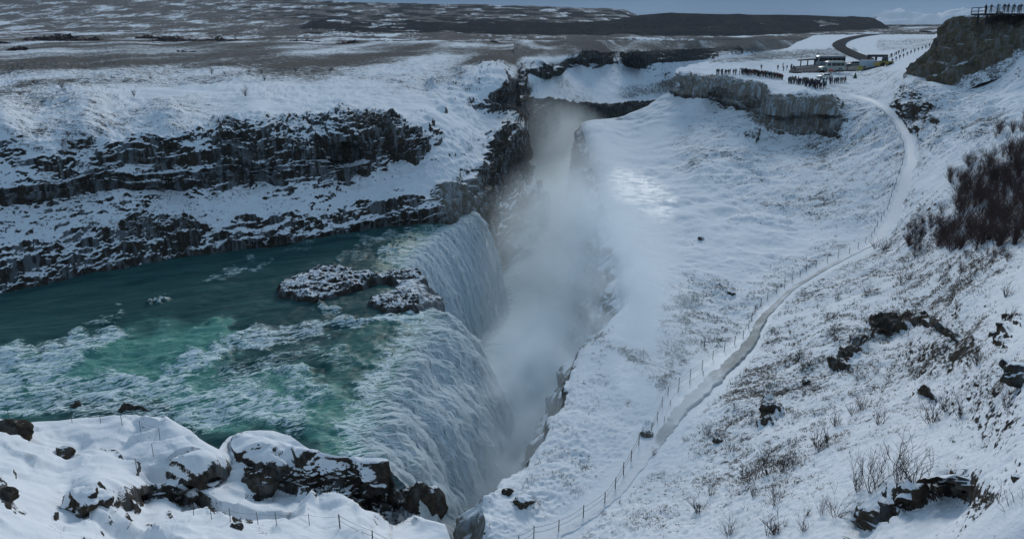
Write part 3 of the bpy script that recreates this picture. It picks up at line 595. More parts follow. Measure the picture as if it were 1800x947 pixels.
# ------------------------------------------------------------------ far country
FP = []
us = [-400, 0, 300, 600, 800, 1000, 1105, 1125, 1170, 1300, 1400, 1480, 1530, 1553, 1600, 1680, 1800, 2200]
hill = [(-400, -60), (0, -28), (300, -8), (600, 3), (720, 7), (830, 8), (1000, 13.5), (1060, 15.5), (1108, 17.5), (1126, 36), (1170, 44), (2200, 44)]
dark = [(-400, 58), (500, 50), (560, 32), (600, 33), (650, 38), (700, 38), (760, 34), (830, 36), (1000, 40), (1080, 36), (1120, 27), (1170, 23), (1300, 26), (1400, 26.5), (1480, 30), (1535, 30.5), (1548, 40), (1562, 52), (1600, 54), (2200, 54)]
uu = np.linspace(-420, 2250, 460)
def vz(v, y): return ZC+slope(0, v)[1]*y
rows = [(560, None, -13.2), (800, 68, None), (1000, 64, None), (1250, 59, None)]
HY = []
def addrow(y, v=None, h=None, kind=0): HY.append((y, np.full_like(uu, ZC+h) if h is not None else vz(np.broadcast_to(v, uu.shape), y), kind))
dk = interp(uu, dark); hl = interp(uu, hill)
sm = lambda a, n: np.convolve(np.pad(a, n//2, 'edge'), np.ones(n)/n, 'valid')
dk, hl = sm(dk, 5), sm(hl, 5)
addrow(560, h=-14.5); addrow(640, v=interp(uu, [(-400, 76), (1300, 76), (1400, 80), (2200, 80)])); addrow(800, v=70); addrow(1000, v=interp(uu, [(0, 66), (1000, 68), (1300, 68), (1420, 62), (1560, 56), (2200, 56)]))
dbase = np.minimum(interp(uu, [(-400, 62), (500, 60), (700, 58), (1000, 62), (1300, 64), (1420, 58), (1545, 53), (1600, 54), (2200, 54)]), 80)
addrow(1200, v=np.maximum(dbase, dk), kind=1)
addrow(1330, v=np.maximum(dk+.55*(dbase-dk)*0+np.maximum(.5*(dbase-dk), 0), dk), kind=2)
addrow(1420, v=dk+np.maximum(.16*(dbase-dk), 0), kind=2); addrow(1470, v=dk, kind=2); addrow(1600, v=dk+1.5, kind=3)
addrow(2000, v=np.maximum(hl+.78*(46-hl), hl), kind=4); addrow(2300, v=hl+.45*(46-hl), kind=4); addrow(2600, v=hl+.10*(46-hl), kind=4); addrow(2700, v=hl, kind=5); addrow(3200, v=hl+2, kind=5); addrow(5000, h=-30, kind=6); addrow(16000, h=-30, kind=6)
yk = np.array([h[0] for h in HY]); Zk = np.stack([h[1] for h in HY])
segs = []
for a, b, n in zip(range(len(yk)-1), range(1, len(yk)), [8, 10, 12, 14, 20, 14, 10, 8, 10, 20, 20, 10, 5, 5, 3]): segs.append(a+(np.arange(n)/n))
par = np.concatenate(segs+[[len(yk)-1.]])
i0 = np.minimum(par.astype(int), len(yk)-2); f = par-i0
Yg = yk[i0]*(1-f)+yk[i0+1]*f; Zg = Zk[i0]*(1-f)[:, None]+Zk[i0+1]*f[:, None]
a_, _ = slope(uu, 52.)
P = np.stack([a_[None]*Yg[:, None], np.broadcast_to(Yg[:, None], Zg.shape), Zg], -1)
UU, VV = np.broadcast_arrays(uu[None], Yg[:, None])
Y0 = interp(uu, [(-420, 560), (880, 560), (960, 900), (1440, 960), (1500, 900), (1700, 700), (2250, 600)])
yy_ = P[..., 1]; P[..., 1] = np.where(yy_ < 1000, Y0[None]+(yy_-560)/440*(1000-Y0[None]), yy_); P[..., 0] = a_[None]*P[..., 1]
_, Vp = project(P)
pk = par[:, None]+0*UU
isdark = sst(3.6, 4.2, pk)*sst(8.6, 7.6, pk)*sst(480, 560, UU)*sst(1575, 1550, UU)
isdark *= sst(-.25, .1, fbm(P, (90, 60, 60), 4)+.75*sst(640, 1000, UU)+.1)
streak = fbm(P, (60, 110, 10), 4)
rk = np.clip(.26+1.1*isdark*(1-.5*sst(1380, 1450, UU)*sst(.05, .3, streak)*sst(1552, 1535, UU)*sst(34, 38, Vp)*sst(50, 46, Vp)), 0, 1.2)
lhill = sst(8.5, 9, pk)*(pk < 14)
rk += lhill*np.clip(.36+.5*streak, 0, .6)*sst(200, 800, UU)+lhill*np.clip(.28+.5*streak, 0, .5)
rk = np.where((pk >= 11.2) & (pk < 13) & (UU > 1000), .8, rk)
gr = np.clip(.95+.55*fbm(P, (60, 140, 20), 4), 0, 1.25)
d = 2.2*fbm(P, (40, 40, 20), 3)*sst(600, 1100, Yg)[:, None]*(Yg < 4000)[:, None]+1.2*isdark*ridged(P, (50, 50, 30), 3)*sst(7.2, 6, pk)
P[..., 2] += d*(1-.8*((pk > 6.8) & (pk < 8))); P[..., 2] -= .6*(Yg < 700)[:, None]
grid_obj('far_moor', P, M_FAR, dict(rock=rk, grass=gr, ice=0*rk, rime_haze=0*rk)); setp(bpy.data.objects['far_moor'], kind='structure')
# distant blue mountain
uu = np.linspace(1480, 1800, 140)
ridge = interp(uu, [(1480, 54), (1540, 48), (1548, 39), (1556, 33), (1570, 30), (1600, 30), (1640, 31), (1680, 28), (1720, 29), (1800, 34)])+.7*np.sin(uu*.21)
yy = np.array([11000, 11800, 12600, 13200, 13400, 15000]); fr = np.array([1.0, .8, .45, .1, 0, .3])
P = np.zeros((6, 140, 3))
for k in range(6):
    vv = ridge+(55-ridge)*fr[k]; a, s_ = slope(uu, vv); P[k] = np.stack([slope(uu, 45.)[0]*yy[k], np.full_like(uu, yy[k]), s_*yy[k]+ZC], -1)
Pm = np.zeros((51, 140, 3)); tpar = np.linspace(0, 5, 51); i0 = np.minimum(tpar.astype(int), 4); f = (tpar-i0)[:, None, None]
Pm = P[i0]*(1-f)+P[i0+1]*f; Pm += normals(Pm)*(90*ridged(Pm, (900, 900, 900), 3)*sst(0, 1, tpar)[:, None]*sst(5, 4.2, tpar)[:, None])[..., None]
grid_obj('distant_mountain', Pm, M_FAR, dict(rock=.5+0*Pm[..., 0], grass=0*Pm[..., 0], ice=0*Pm[..., 0], rime_haze=0*Pm[..., 0])); setp(bpy.data.objects['distant_mountain'], kind='structure')
# ground under and behind everything near the camera
# ------------------------------------------------------------------ air
mb = MB(); mb.box((0, 8400, 215), (34000, 17200, 414))
m_, t_, o_ = newmat('thin_air'); v_ = N(t_).node('ShaderNodeVolumePrincipled', {'Color': (.80, .90, 1, 1), 'Density': .00004}); t_.links.new(v_.outputs[0], o_.inputs[1])
setp(mb.build('haze', m_), kind='stuff')
# ------------------------------------------------------------------ spray
def mist_mat(name, dens, nscale, lo, hi, power):
    m, t, o = newmat(name); g = N(t)
    ob = g.node('ShaderNodeTexCoord').outputs['Object']; pos = g.node('ShaderNodeNewGeometry').outputs['Position']
    ln = g.node('ShaderNodeVectorMath', {0: ob}, operation='LENGTH').outputs['Value']
    f = g.m('POWER', g.m('SUBTRACT', 1., ln, clamp=True), power)
    n = g.noise(g.mapped(pos, (1, .7, .8)), nscale, 5, .6, 1.3)
    dn = g.m('MULTIPLY', g.m('MULTIPLY', f, dens), g.ss(lo, hi, n))
    v = g.node('ShaderNodeVolumePrincipled', {'Color': (.88, .955, 1, 1), 'Density': dn, 'Anisotropy': .25})
    t.links.new(v.outputs[0], o.inputs[1]); return m
def mist(loc, rad, mat):
    bm = bmesh.new(); bmesh.ops.create_icosphere(bm, subdivisions=3, radius=1.03); me = bpy.data.meshes.new('mist'); bm.to_mesh(me); bm.free()
    me.materials.append(mat); o = link('mist', me, None, (loc[0], loc[1], loc[2]+ZC), 0, rad); setp(o, kind='stuff'); return o
mist((3.5, 68, -42), (11, 38, 15), mist_mat('dense_spray', .95, .17, .38, .58, 1.3))
mist((6, 122, -37), (13, 58, 17), mist_mat('gorge_spray', .11, .12, .36, .62, 1.2))
mist((10, 215, -36), (20, 110, 20), mist_mat('far_spray', .022, .05, .3, .65, 1.1))
mist((20, 188, -36), (8, 42, 12), mist_mat('bank_spray', .14, .09, .34, .62, 1.1))
mist((16, 290, -36), (22, 44, 12), mist_mat('bend_spray', .05, .06, .3, .62, 1.1))
mist((11.5, 102, -29), (9.5, 62, 13), mist_mat('drifting_spray', .13, .16, .43, .59, 1.2))
# ------------------------------------------------------------------ path, road, car park
def resample(pts, n, par=None):
    a = np.array(pts, float); s = np.concatenate([[0], np.cumsum(np.linalg.norm(np.diff(a[:, :2], axis=0), axis=1))]); t = np.linspace(0, s[-1], n) if par is None else par*s[-1]
    out = np.stack([np.interp(t, s, a[:, k]) for k in range(a.shape[1])], -1)
    if n > 40:
        k = 7; w = np.ones(k)/k; sm_ = np.stack([np.convolve(np.pad(out[:, j], k//2, 'edge'), w, 'valid') for j in range(out.shape[1])], -1); sm_[0], sm_[-1] = out[0], out[-1]; out = sm_
    return out
def ribbon(name, L, R, n, m, mat, lift, prof=None, attrs=None):
    a, b = resample(L, n), resample(R, n); t = np.linspace(0, 1, m); md = (a+b)/2; jit = lambda q, k: md+(q-md)*(.70+.34*fbm(np.stack([np.linspace(0, n/6., n), np.full(n, k), np.zeros(n)], -1), 1., 3))[:, None]; a, b = (jit(a, 3.3), jit(b, 7.7)) if name == 'path' else (a, b)
    uv = a[:, None]*(1-t)[None, :, None]+b[:, None]*t[None, :, None]
    y = dr(uv[..., 0], uv[..., 1]); Pq = world(uv[..., 0], uv[..., 1], y); Pq[..., 2] += lift*(1 if np.isscalar(lift) else 1)
    if prof is not None: Pq[..., 2] += prof(uv, t, Pq)
    o = grid_obj(name, Pq, mat, attrs(uv, Pq) if attrs else None); setp(o, kind='structure'); return o
def path_mat():
    m, t, o = newmat('trodden_icy_path'); g = N(t); pos = g.node('ShaderNodeNewGeometry').outputs['Position']
    n1 = g.noise(pos, .35, 5, .6); n2 = g.noise(pos, 2.2, 5, .65); n3 = g.noise(pos, 5.5, 3, .6)
    wear = g.attr('wear'); wet = g.m('MULTIPLY', g.attr('wet'), g.ss(.30, .58, g.m('ADD', g.m('MULTIPLY', n1, .6), g.m('MULTIPLY', n2, .4))))
    foot = g.ss(.60, .68, n3)
    c = g.mix(g.m('MULTIPLY', foot, .5), g.mix(n2, (.62, .65, .68), (.78, .80, .83)), (.42, .45, .48))
    c = g.mix(wear, (.80, .82, .85), c); c = g.mix(wet, c, g.mix(n2, (.15, .165, .155), (.34, .375, .38)))
    bmp = g.node('ShaderNodeBump', {'Strength': .5, 'Distance': .1, 'Height': g.m('SUBTRACT', n2, n3)})
    p = g.node('ShaderNodeBsdfPrincipled', {'Base Color': c, 'Roughness': .7, 'Specular IOR Level': .12, 'Normal': bmp.outputs[0]}); t.links.new(p.outputs[0], o.inputs[0]); return m
M_PATH = path_mat()
PL = [(905, 965), (945, 945), (1030, 905), (1090, 842), (1127, 788), (1165, 738), (1203, 692), (1260, 638), (1308, 600), (1328, 560), (1385, 508), (1450, 469), (1525, 429), (1548, 396), (1567, 350), (1583, 310), (1592, 276), (1589, 246), (1574, 220), (1558, 198), (1528, 181), (1488, 169)]
PR = [(960, 985), (990, 950), (1052, 910), (1108, 860), (1144, 812), (1180, 768), (1228, 712), (1298, 650), (1334, 604), (1351, 560), (1403, 505), (1472, 464), (1552, 424), (1584, 384), (1600, 342), (1612, 304), (1616, 272), (1606, 241), (1589, 214), (1571, 193), (1536, 174), (1492, 164)]
def path_prof(uv, t, Pq):
    v = uv[..., 1]; T = np.broadcast_to(t[None], v.shape)
    berm = .20*np.exp(-((T-.95)/.05)**2)*sst(770, 720, v)*sst(548, 575, v)
    return berm+.03*fbm(Pq, (.8, .8, .8), 3)-.10*(np.exp(-((T-0)/.05)**2)+np.exp(-((T-1)/.03)**2))
ribbon('path', PL, PR, 420, 22, M_PATH, .09, path_prof, lambda uv, Pq: dict(wear=.25+.65*sst(790, 690, uv[..., 1])*sst(400, 450, uv[..., 1]), wet=np.clip(paint(uv[..., 0], uv[..., 1], [([(1265, 640, 34), (1310, 600, 26), (1345, 550, 22)], 20, 1.), ([(1345, 550), (1400, 505), (1450, 470)], 26, .8), ([(1165, 770), (1175, 750)], 16, .8), ([(1190, 730), (1230, 690)], 30, .4)], .05, 6), 0, 1)))
def asphalt_mat():
    m, t, o = newmat('worn_asphalt'); g = N(t); pos = g.node('ShaderNodeNewGeometry').outputs['Position']
    n1 = g.noise(pos, .12, 5, .6); n2 = g.noise(pos, .9, 4)
    c = g.mix(n2, (.045, .043, .046), (.08, .074, .072)); c = g.mix(g.m('MULTIPLY', g.ss(.25, .75, n1), g.attr('wet')), c, (.34, .33, .32))
    p = g.node('ShaderNodeBsdfDiffuse', {'Color': c}); t.links.new(p.outputs[0], o.inputs[0]); return m
M_ASPH = asphalt_mat()
RL = [(1519, 111), (1510, 107), (1496, 101), (1480, 93), (1468, 87), (1460, 81.5), (1464, 76.5), (1474, 71.5), (1490, 66.5), (1512, 62.6), (1545, 59), (1585, 56), (1640, 53)]
RR = [(1538, 107), (1530, 102), (1514, 97), (1500, 91), (1490, 86), (1484, 81.5), (1486, 77.5), (1494, 72), (1508, 67.5), (1525, 64), (1552, 60.5), (1590, 57.3), (1640, 54.2)]
ribbon('road', RL, RR, 120, 8, M_ASPH, .55, None, lambda uv, Pq: dict(wet=.15+0*uv[..., 0]))
ribbon('car_park', [(1386, 128.5), (1420, 128.6), (1470, 127.6), (1515, 125), (1556, 116)], [(1392, 119), (1420, 116), (1470, 112.5), (1515, 110), (1556, 108)], 80, 16, M_ASPH, .30, None, lambda uv, Pq: dict(wet=.8+0*uv[..., 0]))
car_bvh = tri_bvh

# ------------------------------------------------------------------ lookout cliff
LK = [(1590, 132, 168), (1600, 122, 167), (1625, 95, 168), (1650, 72, 168), (1668, 34, 168), (1700, 27, 165), (1740, 24, 163), (1800, 22, 161), (1900, 18, 156), (2000, 14, 150), (1640, 148, 155), (1650, 120, 157), (1700, 120, 153), (1700, 80, 157), (1800, 90, 148), (1800, 60, 152), (2000, 85, 140), (2000, 50, 144), (1660, 140, 153), (1720, 108, 152), (1600, 138, 163)]
LK = [(a, b, c*1.035) for a, b, c in LK]; dlk = Depth(LK, 12)
uu = np.linspace(1588, 2000, 260); nv = 130
skyl = interp(uu, [(1588, 131), (1600, 118), (1612, 104), (1630, 90), (1648, 74), (1651, 62), (1654, 46), (1661, 37), (1668, 33), (1684, 28.5), (1700, 27), (1740, 24.6), (1800, 24), (1900, 20), (2000, 14)])
vb = interp(uu, [(1588, 134), (1600, 140), (1625, 146), (1640, 152), (1660, 152), (1690, 135), (1720, 122), (1760, 110), (1800, 100), (2000, 92)])+26
tt = np.linspace(0, 1, nv)[:, None]; VV = skyl[None]+(vb-skyl)[None]*tt; UU = np.broadcast_to(uu[None], VV.shape)
P = world(UU, VV, dlk(UU, VV))
rk = paint(UU, VV, [([(1610, 120, 16), (1640, 95, 24), (1670, 55, 22), (1720, 50, 22), (1850, 45, 24), (2000, 40, 24)], 20, 1.), ([(1615, 125, 12), (1650, 110, 16), (1700, 85, 16), (1800, 70, 14)], 12, .85), ([(1640, 145, 8), (1670, 138, 10), (1720, 112, 10), (1775, 92, 8)], 9, 1.)], .36, 6)
rk *= np.where(VV < 31, np.where(UU > 1690, .55, .9), 1)
d = sst(.4, .8, rk)*(.9*ridged(P, (5, 5, 2.6), 3)+.9*fbm(P, 6, 3))+.25*fbm(P, 2., 3)
d *= sst(0, .06, tt)
P = P+normals(P)*d[..., None]
bk = np.stack([(P[0]-np.array([0, 0, ZC]))*np.array([1+q/150, 1+q/150, 1])+np.array([0, 0, ZC-.25*q]) for q in (45, 25, 10, 3)])
P2 = np.concatenate([bk, P]); exk = lambda A, v: np.concatenate([np.full((4, A.shape[1]), v), A])
grid_obj('lookout_cliff', P2, M_BROWN, dict(rock=exk(rk, .3), grass=exk(.7+0*rk, .5), ice=exk(0*rk, 0), rime_haze=exk(.1+0*rk, 0))); setp(bpy.data.objects['lookout_cliff'], kind='structure')
look_bvh = BVHTree.FromPolygons([tuple(p) for p in P2.reshape(-1, 3).tolist()], [tuple(f) for f in grid_faces(*P2.shape[:2]).tolist()])

# ------------------------------------------------------------------ rocks in the river
def seg_dist(px, py, poly):
    best = np.full(px.shape, 1e9); ins = np.zeros(px.shape, bool)
    for (ax, ay), (bx, by) in zip(poly, np.roll(poly, -1, 0)):
        ex, ey = bx-ax, by-ay; t = np.clip(((px-ax)*ex+(py-ay)*ey)/(ex*ex+ey*ey+1e-9), 0, 1)
        best = np.minimum(best, np.hypot(px-ax-t*ex, py-ay-t*ey))
        c = ((ay > py) != (by > py)) & (px < (bx-ax)*(py-ay)/(by-ay+1e-12)+ax); ins ^= c
    return np.where(ins, best, -best)
def island(name, polyuv, H, label, cat, rock=.80, res=.13, soft=1.6, level=HR, drop=1.2, rime_haze=.1):
    poly = np.array([world(u, v, ydepth(u, v, level))[:2] for u, v in polyuv])
    lo, hi = poly.min(0)-.8, poly.max(0)+.8
    gx, gy = np.meshgrid(np.arange(lo[0], hi[0], res), np.arange(lo[1], hi[1], res))
    q = np.stack([gx, gy, 0*gx], -1)
    dd = seg_dist(gx, gy, poly)+.45*fbm(q, 1.8, 3)
    z = -drop+(drop+H*(.35+.65*sst(0, soft*2, dd)))*sst(-.45, .35, dd)
    q[..., 2] = z
    z = z+sst(-.2, .5, dd)*(.30*ridged(q, (1.5, .8, 1), 3)+.16*ridged(q, (.5, .35, .4), 3)+.3*fbm(q, 2.5, 3))
    Pq = np.stack([gx, gy, ZC+level+z], -1)
    f = grid_faces(*gx.shape); keep = (dd.ravel()[f] > -.7).any(1); f = f[keep]
    used, inv = np.unique(f, return_inverse=True); f = inv.reshape(f.shape)
    one = np.ones(len(used)); rkq = (rock+.35*(1-sst(.0, .7, dd))).ravel()[used]
    o = mesh_from(name, Pq.reshape(-1, 3)[used], f, M_LEFT, dict(rock=rkq, grass=0*one, ice=0*one, rime_haze=rime_haze*one)); return setp(o, label, cat)
island('rock_island', [(484, 514), (498, 500), (530, 490), (556, 478), (600, 476), (640, 486), (668, 490), (690, 482), (735, 484), (752, 494), (746, 503), (720, 501), (680, 500), (650, 505), (622, 516), (592, 527), (556, 537), (520, 532), (492, 524)], 0.75, 'long snow-dusted rock island parting the river above the falls', 'rock')
island('rock_island', [(640, 536), (652, 526), (690, 516), (722, 512), (738, 528), (736, 546), (700, 551), (660, 549)], .30, 'smaller flat rock with thin snow just below the long island at the brink', 'rock', rock=.84)
for pl, lb in (([(200, 722), (260, 717), (268, 726), (220, 733)], 'low wet dark rock at the river edge beside the near fence'), ([(120, 716), (145, 712), (150, 720), (128, 724)], 'small dark rock awash in the near rapids left of the fence bend')):
    island('wet_rock', pl, .12, lb, 'rock', rock=1.3, res=.1, soft=.6, drop=.5, rime_haze=0)
# rock stub that splits the two falls
n1, n2 = 60, 70; yy = np.linspace(76, 88, n1); tq = np.linspace(0, 1, n2)
Pq = np.zeros((n1, n2, 3)); bulge = np.sin(np.linspace(0, math.pi, n1))**.5
top = np.interp(yy, ys, lipx)
Pq[..., 1] = yy[:, None]; Pq[..., 0] = (top-3)[:, None]+(2.0+4.4*bulge[:, None]*sst(0, .35, tq)[None]+1.6*tq[None]*bulge[:, None])
Pq[..., 2] = ZC+HR+.5*bulge[:, None]-18*sst(.12, 1.0, tq)[None]
Pq += (np.array([.8, -.2, .4])*(.55*ridged(Pq, (2, 2, 4), 3)+.4*fbm(Pq, 2, 3))[..., None])
o = grid_obj('brink_rock', Pq, M_WALL, dict(rock=.85+0*Pq[..., 0], grass=0*Pq[..., 0], ice=0*Pq[..., 0], rime_haze=.35+0*Pq[..., 0])); setp(o, 'wet brown rock face sticking out between the two falls', 'rock')
# boulders
def boulder(p, s, label, seed, cat='boulder', rock=.75, squash=.75, name='boulder'):
    bm = bmesh.new(); bmesh.ops.create_icosphere(bm, subdivisions=4, radius=1.)
    v = np.array([x.co[:] for x in bm.verts]); bm.verts.ensure_lookup_table()
    fc = np.array([[x.index for x in f.verts] for f in bm.faces]); bm.free()
    k = 1+.42*ridged(v, 1.1, 3, off=seed*3.1)*.6+.22*fbm(v, .6, 3, off=seed)
    v = v*k[:, None]*np.array([1, .85, squash])*s
    one = np.ones(len(v)); o = mesh_from(name, v, fc, M_RIGHT, dict(rock=rock*one, grass=0*one, ice=0*one, rime_haze=0*one)); o.location = p; return setp(o, label, cat)
for u, v, px, lb in ((1793, 662, 20, 'dark snow-capped boulder at the right edge above the snow slope'), (1262, 776, 7, 'small bare dark boulder on the slope below the bushes'), (1357, 722, 16, 'upright dark rock outcrop standing alone on the slope right of the path'), (1345, 742, 7, 'small dark stone at the foot of the lone upright outcrop'),
                     (1285, 517, 6, 'flat snow-crusted stone left of the path near the ledge pools'), (1232, 421, 5, 'rounded snow-crusted stone poking out of the smooth ice shelf'), (1418, 672, 6, 'small dark stone below the broad outcrop'), (1753, 693, 6, 'small dark stone below the boulder at the right edge'),
                     (922, 885, 14, 'snow-covered block near the gorge rim with dark underside'), (893, 866, 8, 'dark rock nub on the near gorge rim'), (1137, 765, 9, 'dark rock behind the path fence'), (1788, 842, 7, 'small dark clod under the right-hand snow mound')):
    p = hit(u, v); dist = (p-EYE).length; s = px/1400*dist
    boulder((p.x, p.y, p.z+.1*s), s, lb, u % 17, rock=.55 if 'snow' in lb else .9)
for u, v, px, lb, rkv in ((152, 882, 26, 'angular snow-topped boulder with a dark left face on the near ledge', .45), (18, 760, 24, 'bare brown rock at the left edge of the near ledge', 1.1), (112, 798, 13, 'dark bare stone in the snow below the near fence', 1.), (454, 846, 26, 'dark brown boulder wedged in the snowy cleft', .95), (415, 925, 9, 'dark stone beside the lower ledge fence', .9), (8, 870, 14, 'dark stone at the left frame edge', 1.0)):
    p = hit(u, v, led_bvh); dist = (p-EYE).length; s = px/1400*dist
    boulder((p.x, p.y, p.z-.1*s), s, lb, u % 13, rock=rkv)

p = hit(716, 886, led_bvh); boulder((p.x+.75, p.y+.5, p.z-1.0), 1.35, 'wet dark rock at the foot of the near crag beside the falls', 5, rock=.85, squash=1.3)
# ------------------------------------------------------------------ undercut snow bank (foreground right)
ED = [(1478, 927), (1505, 921), (1540, 912), (1565, 904), (1580, 886), (1600, 874), (1640, 868), (1660, 853), (1690, 850), (1706, 838), (1714, 824)]
e2 = resample(ED, 130); e2 = np.stack([np.convolve(np.pad(e2[:, k], 9, 'reflect', reflect_type='odd'), np.ones(19)/19, 'valid') for k in (0, 1)], -1); base = np.array([world(u, v-5, float(dr(u, v-5))) for u, v in e2])
for k in range(2): base[:, k] = np.convolve(np.pad(base[:, k], 4, 'edge'), np.ones(9)/9, 'valid')
base[:, 2] = np.convolve(np.pad(base[:, 2], 6, 'edge'), np.ones(13)/13, 'valid')
tan = np.gradient(base, axis=0); tan /= np.linalg.norm(tan, axis=1)[:, None]
outd = np.cross(tan, [0, 0, 1]); outd /= np.linalg.norm(outd, axis=1)[:, None]
outd *= np.sign(-(outd[:, 1]))[:, None]
prof = [(-1.5, -.10, .0), (-1.1, .10, 0), (-.6, .20, 0), (-.2, .24, 0), (.08, .20, 0), (.24, .10, 0), (.30, -.02, 0), (.27, -.10, .2), (.18, -.16, .9), (.02, -.19, 1.3), (-.08, -.26, 1.3), (-.10, -.40, 1.3), (-.06, -.55, 1.3), (.03, -.72, 1.3), (.05, -1.0, 1.2)]
pr = np.array(prof); tq = np.linspace(0, len(pr)-1, 44); prf = np.stack([np.interp(tq, np.arange(len(pr)), pr[:, k]) for k in range(3)], -1)
endw = np.sin(np.linspace(.06, math.pi-.06, 130))**.75
Pq = base[:, None]+outd[:, None]*(prf[None, :, :1]*endw[:, None, None])+np.array([0, 0, 1.])*(prf[None, :, 1:2]*endw[:, None, None])
lobe = fbm(Pq, (.9, .9, .9), 3)
Pq += outd[:, None]*(lobe*.20*sst(-.8, 0, prf[:, 0])[None])[..., None]+outd[:, None]*(.10*ridged(Pq, .25, 2)*(prf[:, 2] > .5)[None])[..., None]; Pq[..., 2] += .10*fbm(Pq, .7, 2)
one = np.ones(Pq.shape[:2])
o = grid_obj('snow_bank', Pq, M_RIGHT, dict(rock=one*prf[None, :, 2], grass=.1*one, ice=0*one, rime_haze=0*one)); setp(o, 'overhanging snow bank with a dark undercut soil edge below the bare bushes', 'snow bank')
for uvp, lb in (([(1722, 947), (1735, 905), (1765, 890), (1810, 880), (1880, 900), (1880, 980), (1730, 975)], 'rounded snow mound in the lower right corner'),):
    pp = np.array([hit(u, min(v, 1100))[:] for u, v in uvp]); cen = pp.mean(0)
    gx, gy = np.meshgrid(np.linspace(-3.2, 3.2, 70), np.linspace(-2.4, 2.4, 60)); r = np.hypot(gx/3, gy/2.2)
    A = np.c_[pp[:, 0]-cen[0], pp[:, 1]-cen[1], np.ones(len(pp))]; cf = np.linalg.lstsq(A, pp[:, 2], rcond=None)[0]
    zz = cf[0]*gx+cf[1]*gy+cf[2]+.95*np.sqrt(np.maximum(0, 1-r**2))*(1+.15*fbm(np.stack([gx, gy, 0*gx], -1), 1.2, 3))-.5*(r > .99)
    o = grid_obj('snow_mound', np.stack([gx+cen[0], gy+cen[1], zz], -1), M_RIGHT, dict(rock=.1+0*gx, grass=.35+0*gx, ice=0*gx, rime_haze=0*gx)); setp(o, lb, 'snow mound')

# ------------------------------------------------------------------ bushes and dry grass
def bush_mesh(name, seed, stems, h, w, r0, twigs, mat, forks=2, n=3):
    R = random.Random(seed); mb = MB()
    def branch(p, d, L, r, lvl):
        pts = [p]; k = 4 if lvl == 0 else 3; dirv = Vector(d)
        for i in range(k):
            dirv = (dirv+Vector((R.uniform(-.38, .38), R.uniform(-.38, .38), R.uniform(-.1, .32)))).normalized()
            pts.append(pts[-1]+dirv*(L/k))
        mb.tube(pts, [r*(1-.6*i/k) for i in range(k+1)], n, caps=False)
        if lvl < forks:
            for q in range(twigs if lvl == 0 else 3):
                i = R.randint(1, k); a = R.uniform(0, 6.28)
                dd = (dirv+Vector((math.cos(a), math.sin(a), R.uniform(-.1, .5)))*.75).normalized()
                branch(pts[i], dd, L*R.uniform(.35, .6), r*.55, lvl+1)
    for s in range(stems):
        a = R.uniform(0, 6.28); sp = R.uniform(.25, 1.)
        d = Vector((math.cos(a)*sp*w/h, math.sin(a)*sp*w/h, 1)).normalized()
        branch(Vector((math.cos(a)*.12*w*sp, math.sin(a)*.12*w*sp, -.08)), d, h*R.uniform(.6, .95), r0*R.uniform(.7, 1.1), 0)
    return mb.mesh(name, mat)
BIG = [bush_mesh('bare_bush', s, 9, 1.5, .95, .019, 5, M_TWIG) for s in (1, 2, 3)]
SMALL = [bush_mesh('low_scrub', s, 12, .6, .6, .010, 4, M_TWIG, 1) for s in (4, 5, 6)]
THICK = [bush_mesh('willow_thicket_bush', s, 16, 2.2, 1.1, .024, 6, M_TWIG2) for s in (7, 8, 9)]
def plant(mesh, u, v, sc, label, cat, group=None, tree=None, name=None):
    p = hit(u, v, tree); o = link(name or mesh.name.split('.')[0], mesh, None, p, random.uniform(0, 6.28), sc); return setp(o, label, cat, group)
for u, v, sc, k, lb in ((1533, 864, 1.15, 0, 'leafless multi-stemmed bush, the largest, standing on the undercut snow bank'), (1578, 850, 1.15, 1, 'leafless bush with fine upswept twigs right of the largest one on the snow bank'), (1508, 862, .9, 1, 'sprawling leafless bush tucked against the left side of the largest bush'),
                        (1607, 846, .95, 2, 'thin leafless bush at the right end of the bushes on the snow bank'), (1468, 908, .78, 2, 'small leafless bush at the left end of the undercut snow bank'), (1444, 905, .5, 0, 'very small twiggy bush left of the undercut snow bank')):
    plant(BIG[k], u, v, sc, lb, 'bush', 'bare bushes on the undercut snow bank')
scr = [(1545, 745, 40), (1500, 727, 32), (1470, 748, 38), (1518, 718, 40), (1640, 742, 50), (1690, 732, 42), (1665, 720, 40), (1440, 788, 48), (1455, 778, 40), (1350, 832, 58), (1378, 822, 46), (1395, 818, 30), (1312, 848, 44), (1330, 842, 40), (1325, 872, 34), (1362, 888, 36), (1362, 870, 26), (1228, 898, 46), (1250, 870, 30), (1282, 938, 40), (1365, 936, 56), (1350, 940, 44), (1412, 932, 34), (1418, 905, 26), (1243, 762, 30), (1282, 792, 36), (1597, 492, 30), (1585, 497, 26), (1525, 516, 26), (1390, 586, 16), (1470, 526, 20), (1458, 562, 22), (1425, 642, 30), (1402, 632, 24), (1540, 436, 26), (1556, 440, 26), (1655, 490, 26), (1690, 480, 24), (1412, 645, 24), (1540, 655, 26), (1510, 668, 30), (1468, 600, 26), (1765, 905, 60), (1790, 915, 60), (1760, 925, 50), (1770, 715, 40), (1060, 905, 16), (1088, 885, 14), (1150, 800, 18), (1205, 775, 18), (1720, 640, 40), (1640, 560, 24), (1770, 520, 30), (1775, 560, 30), (1380, 690, 22), (1320, 740, 22)]
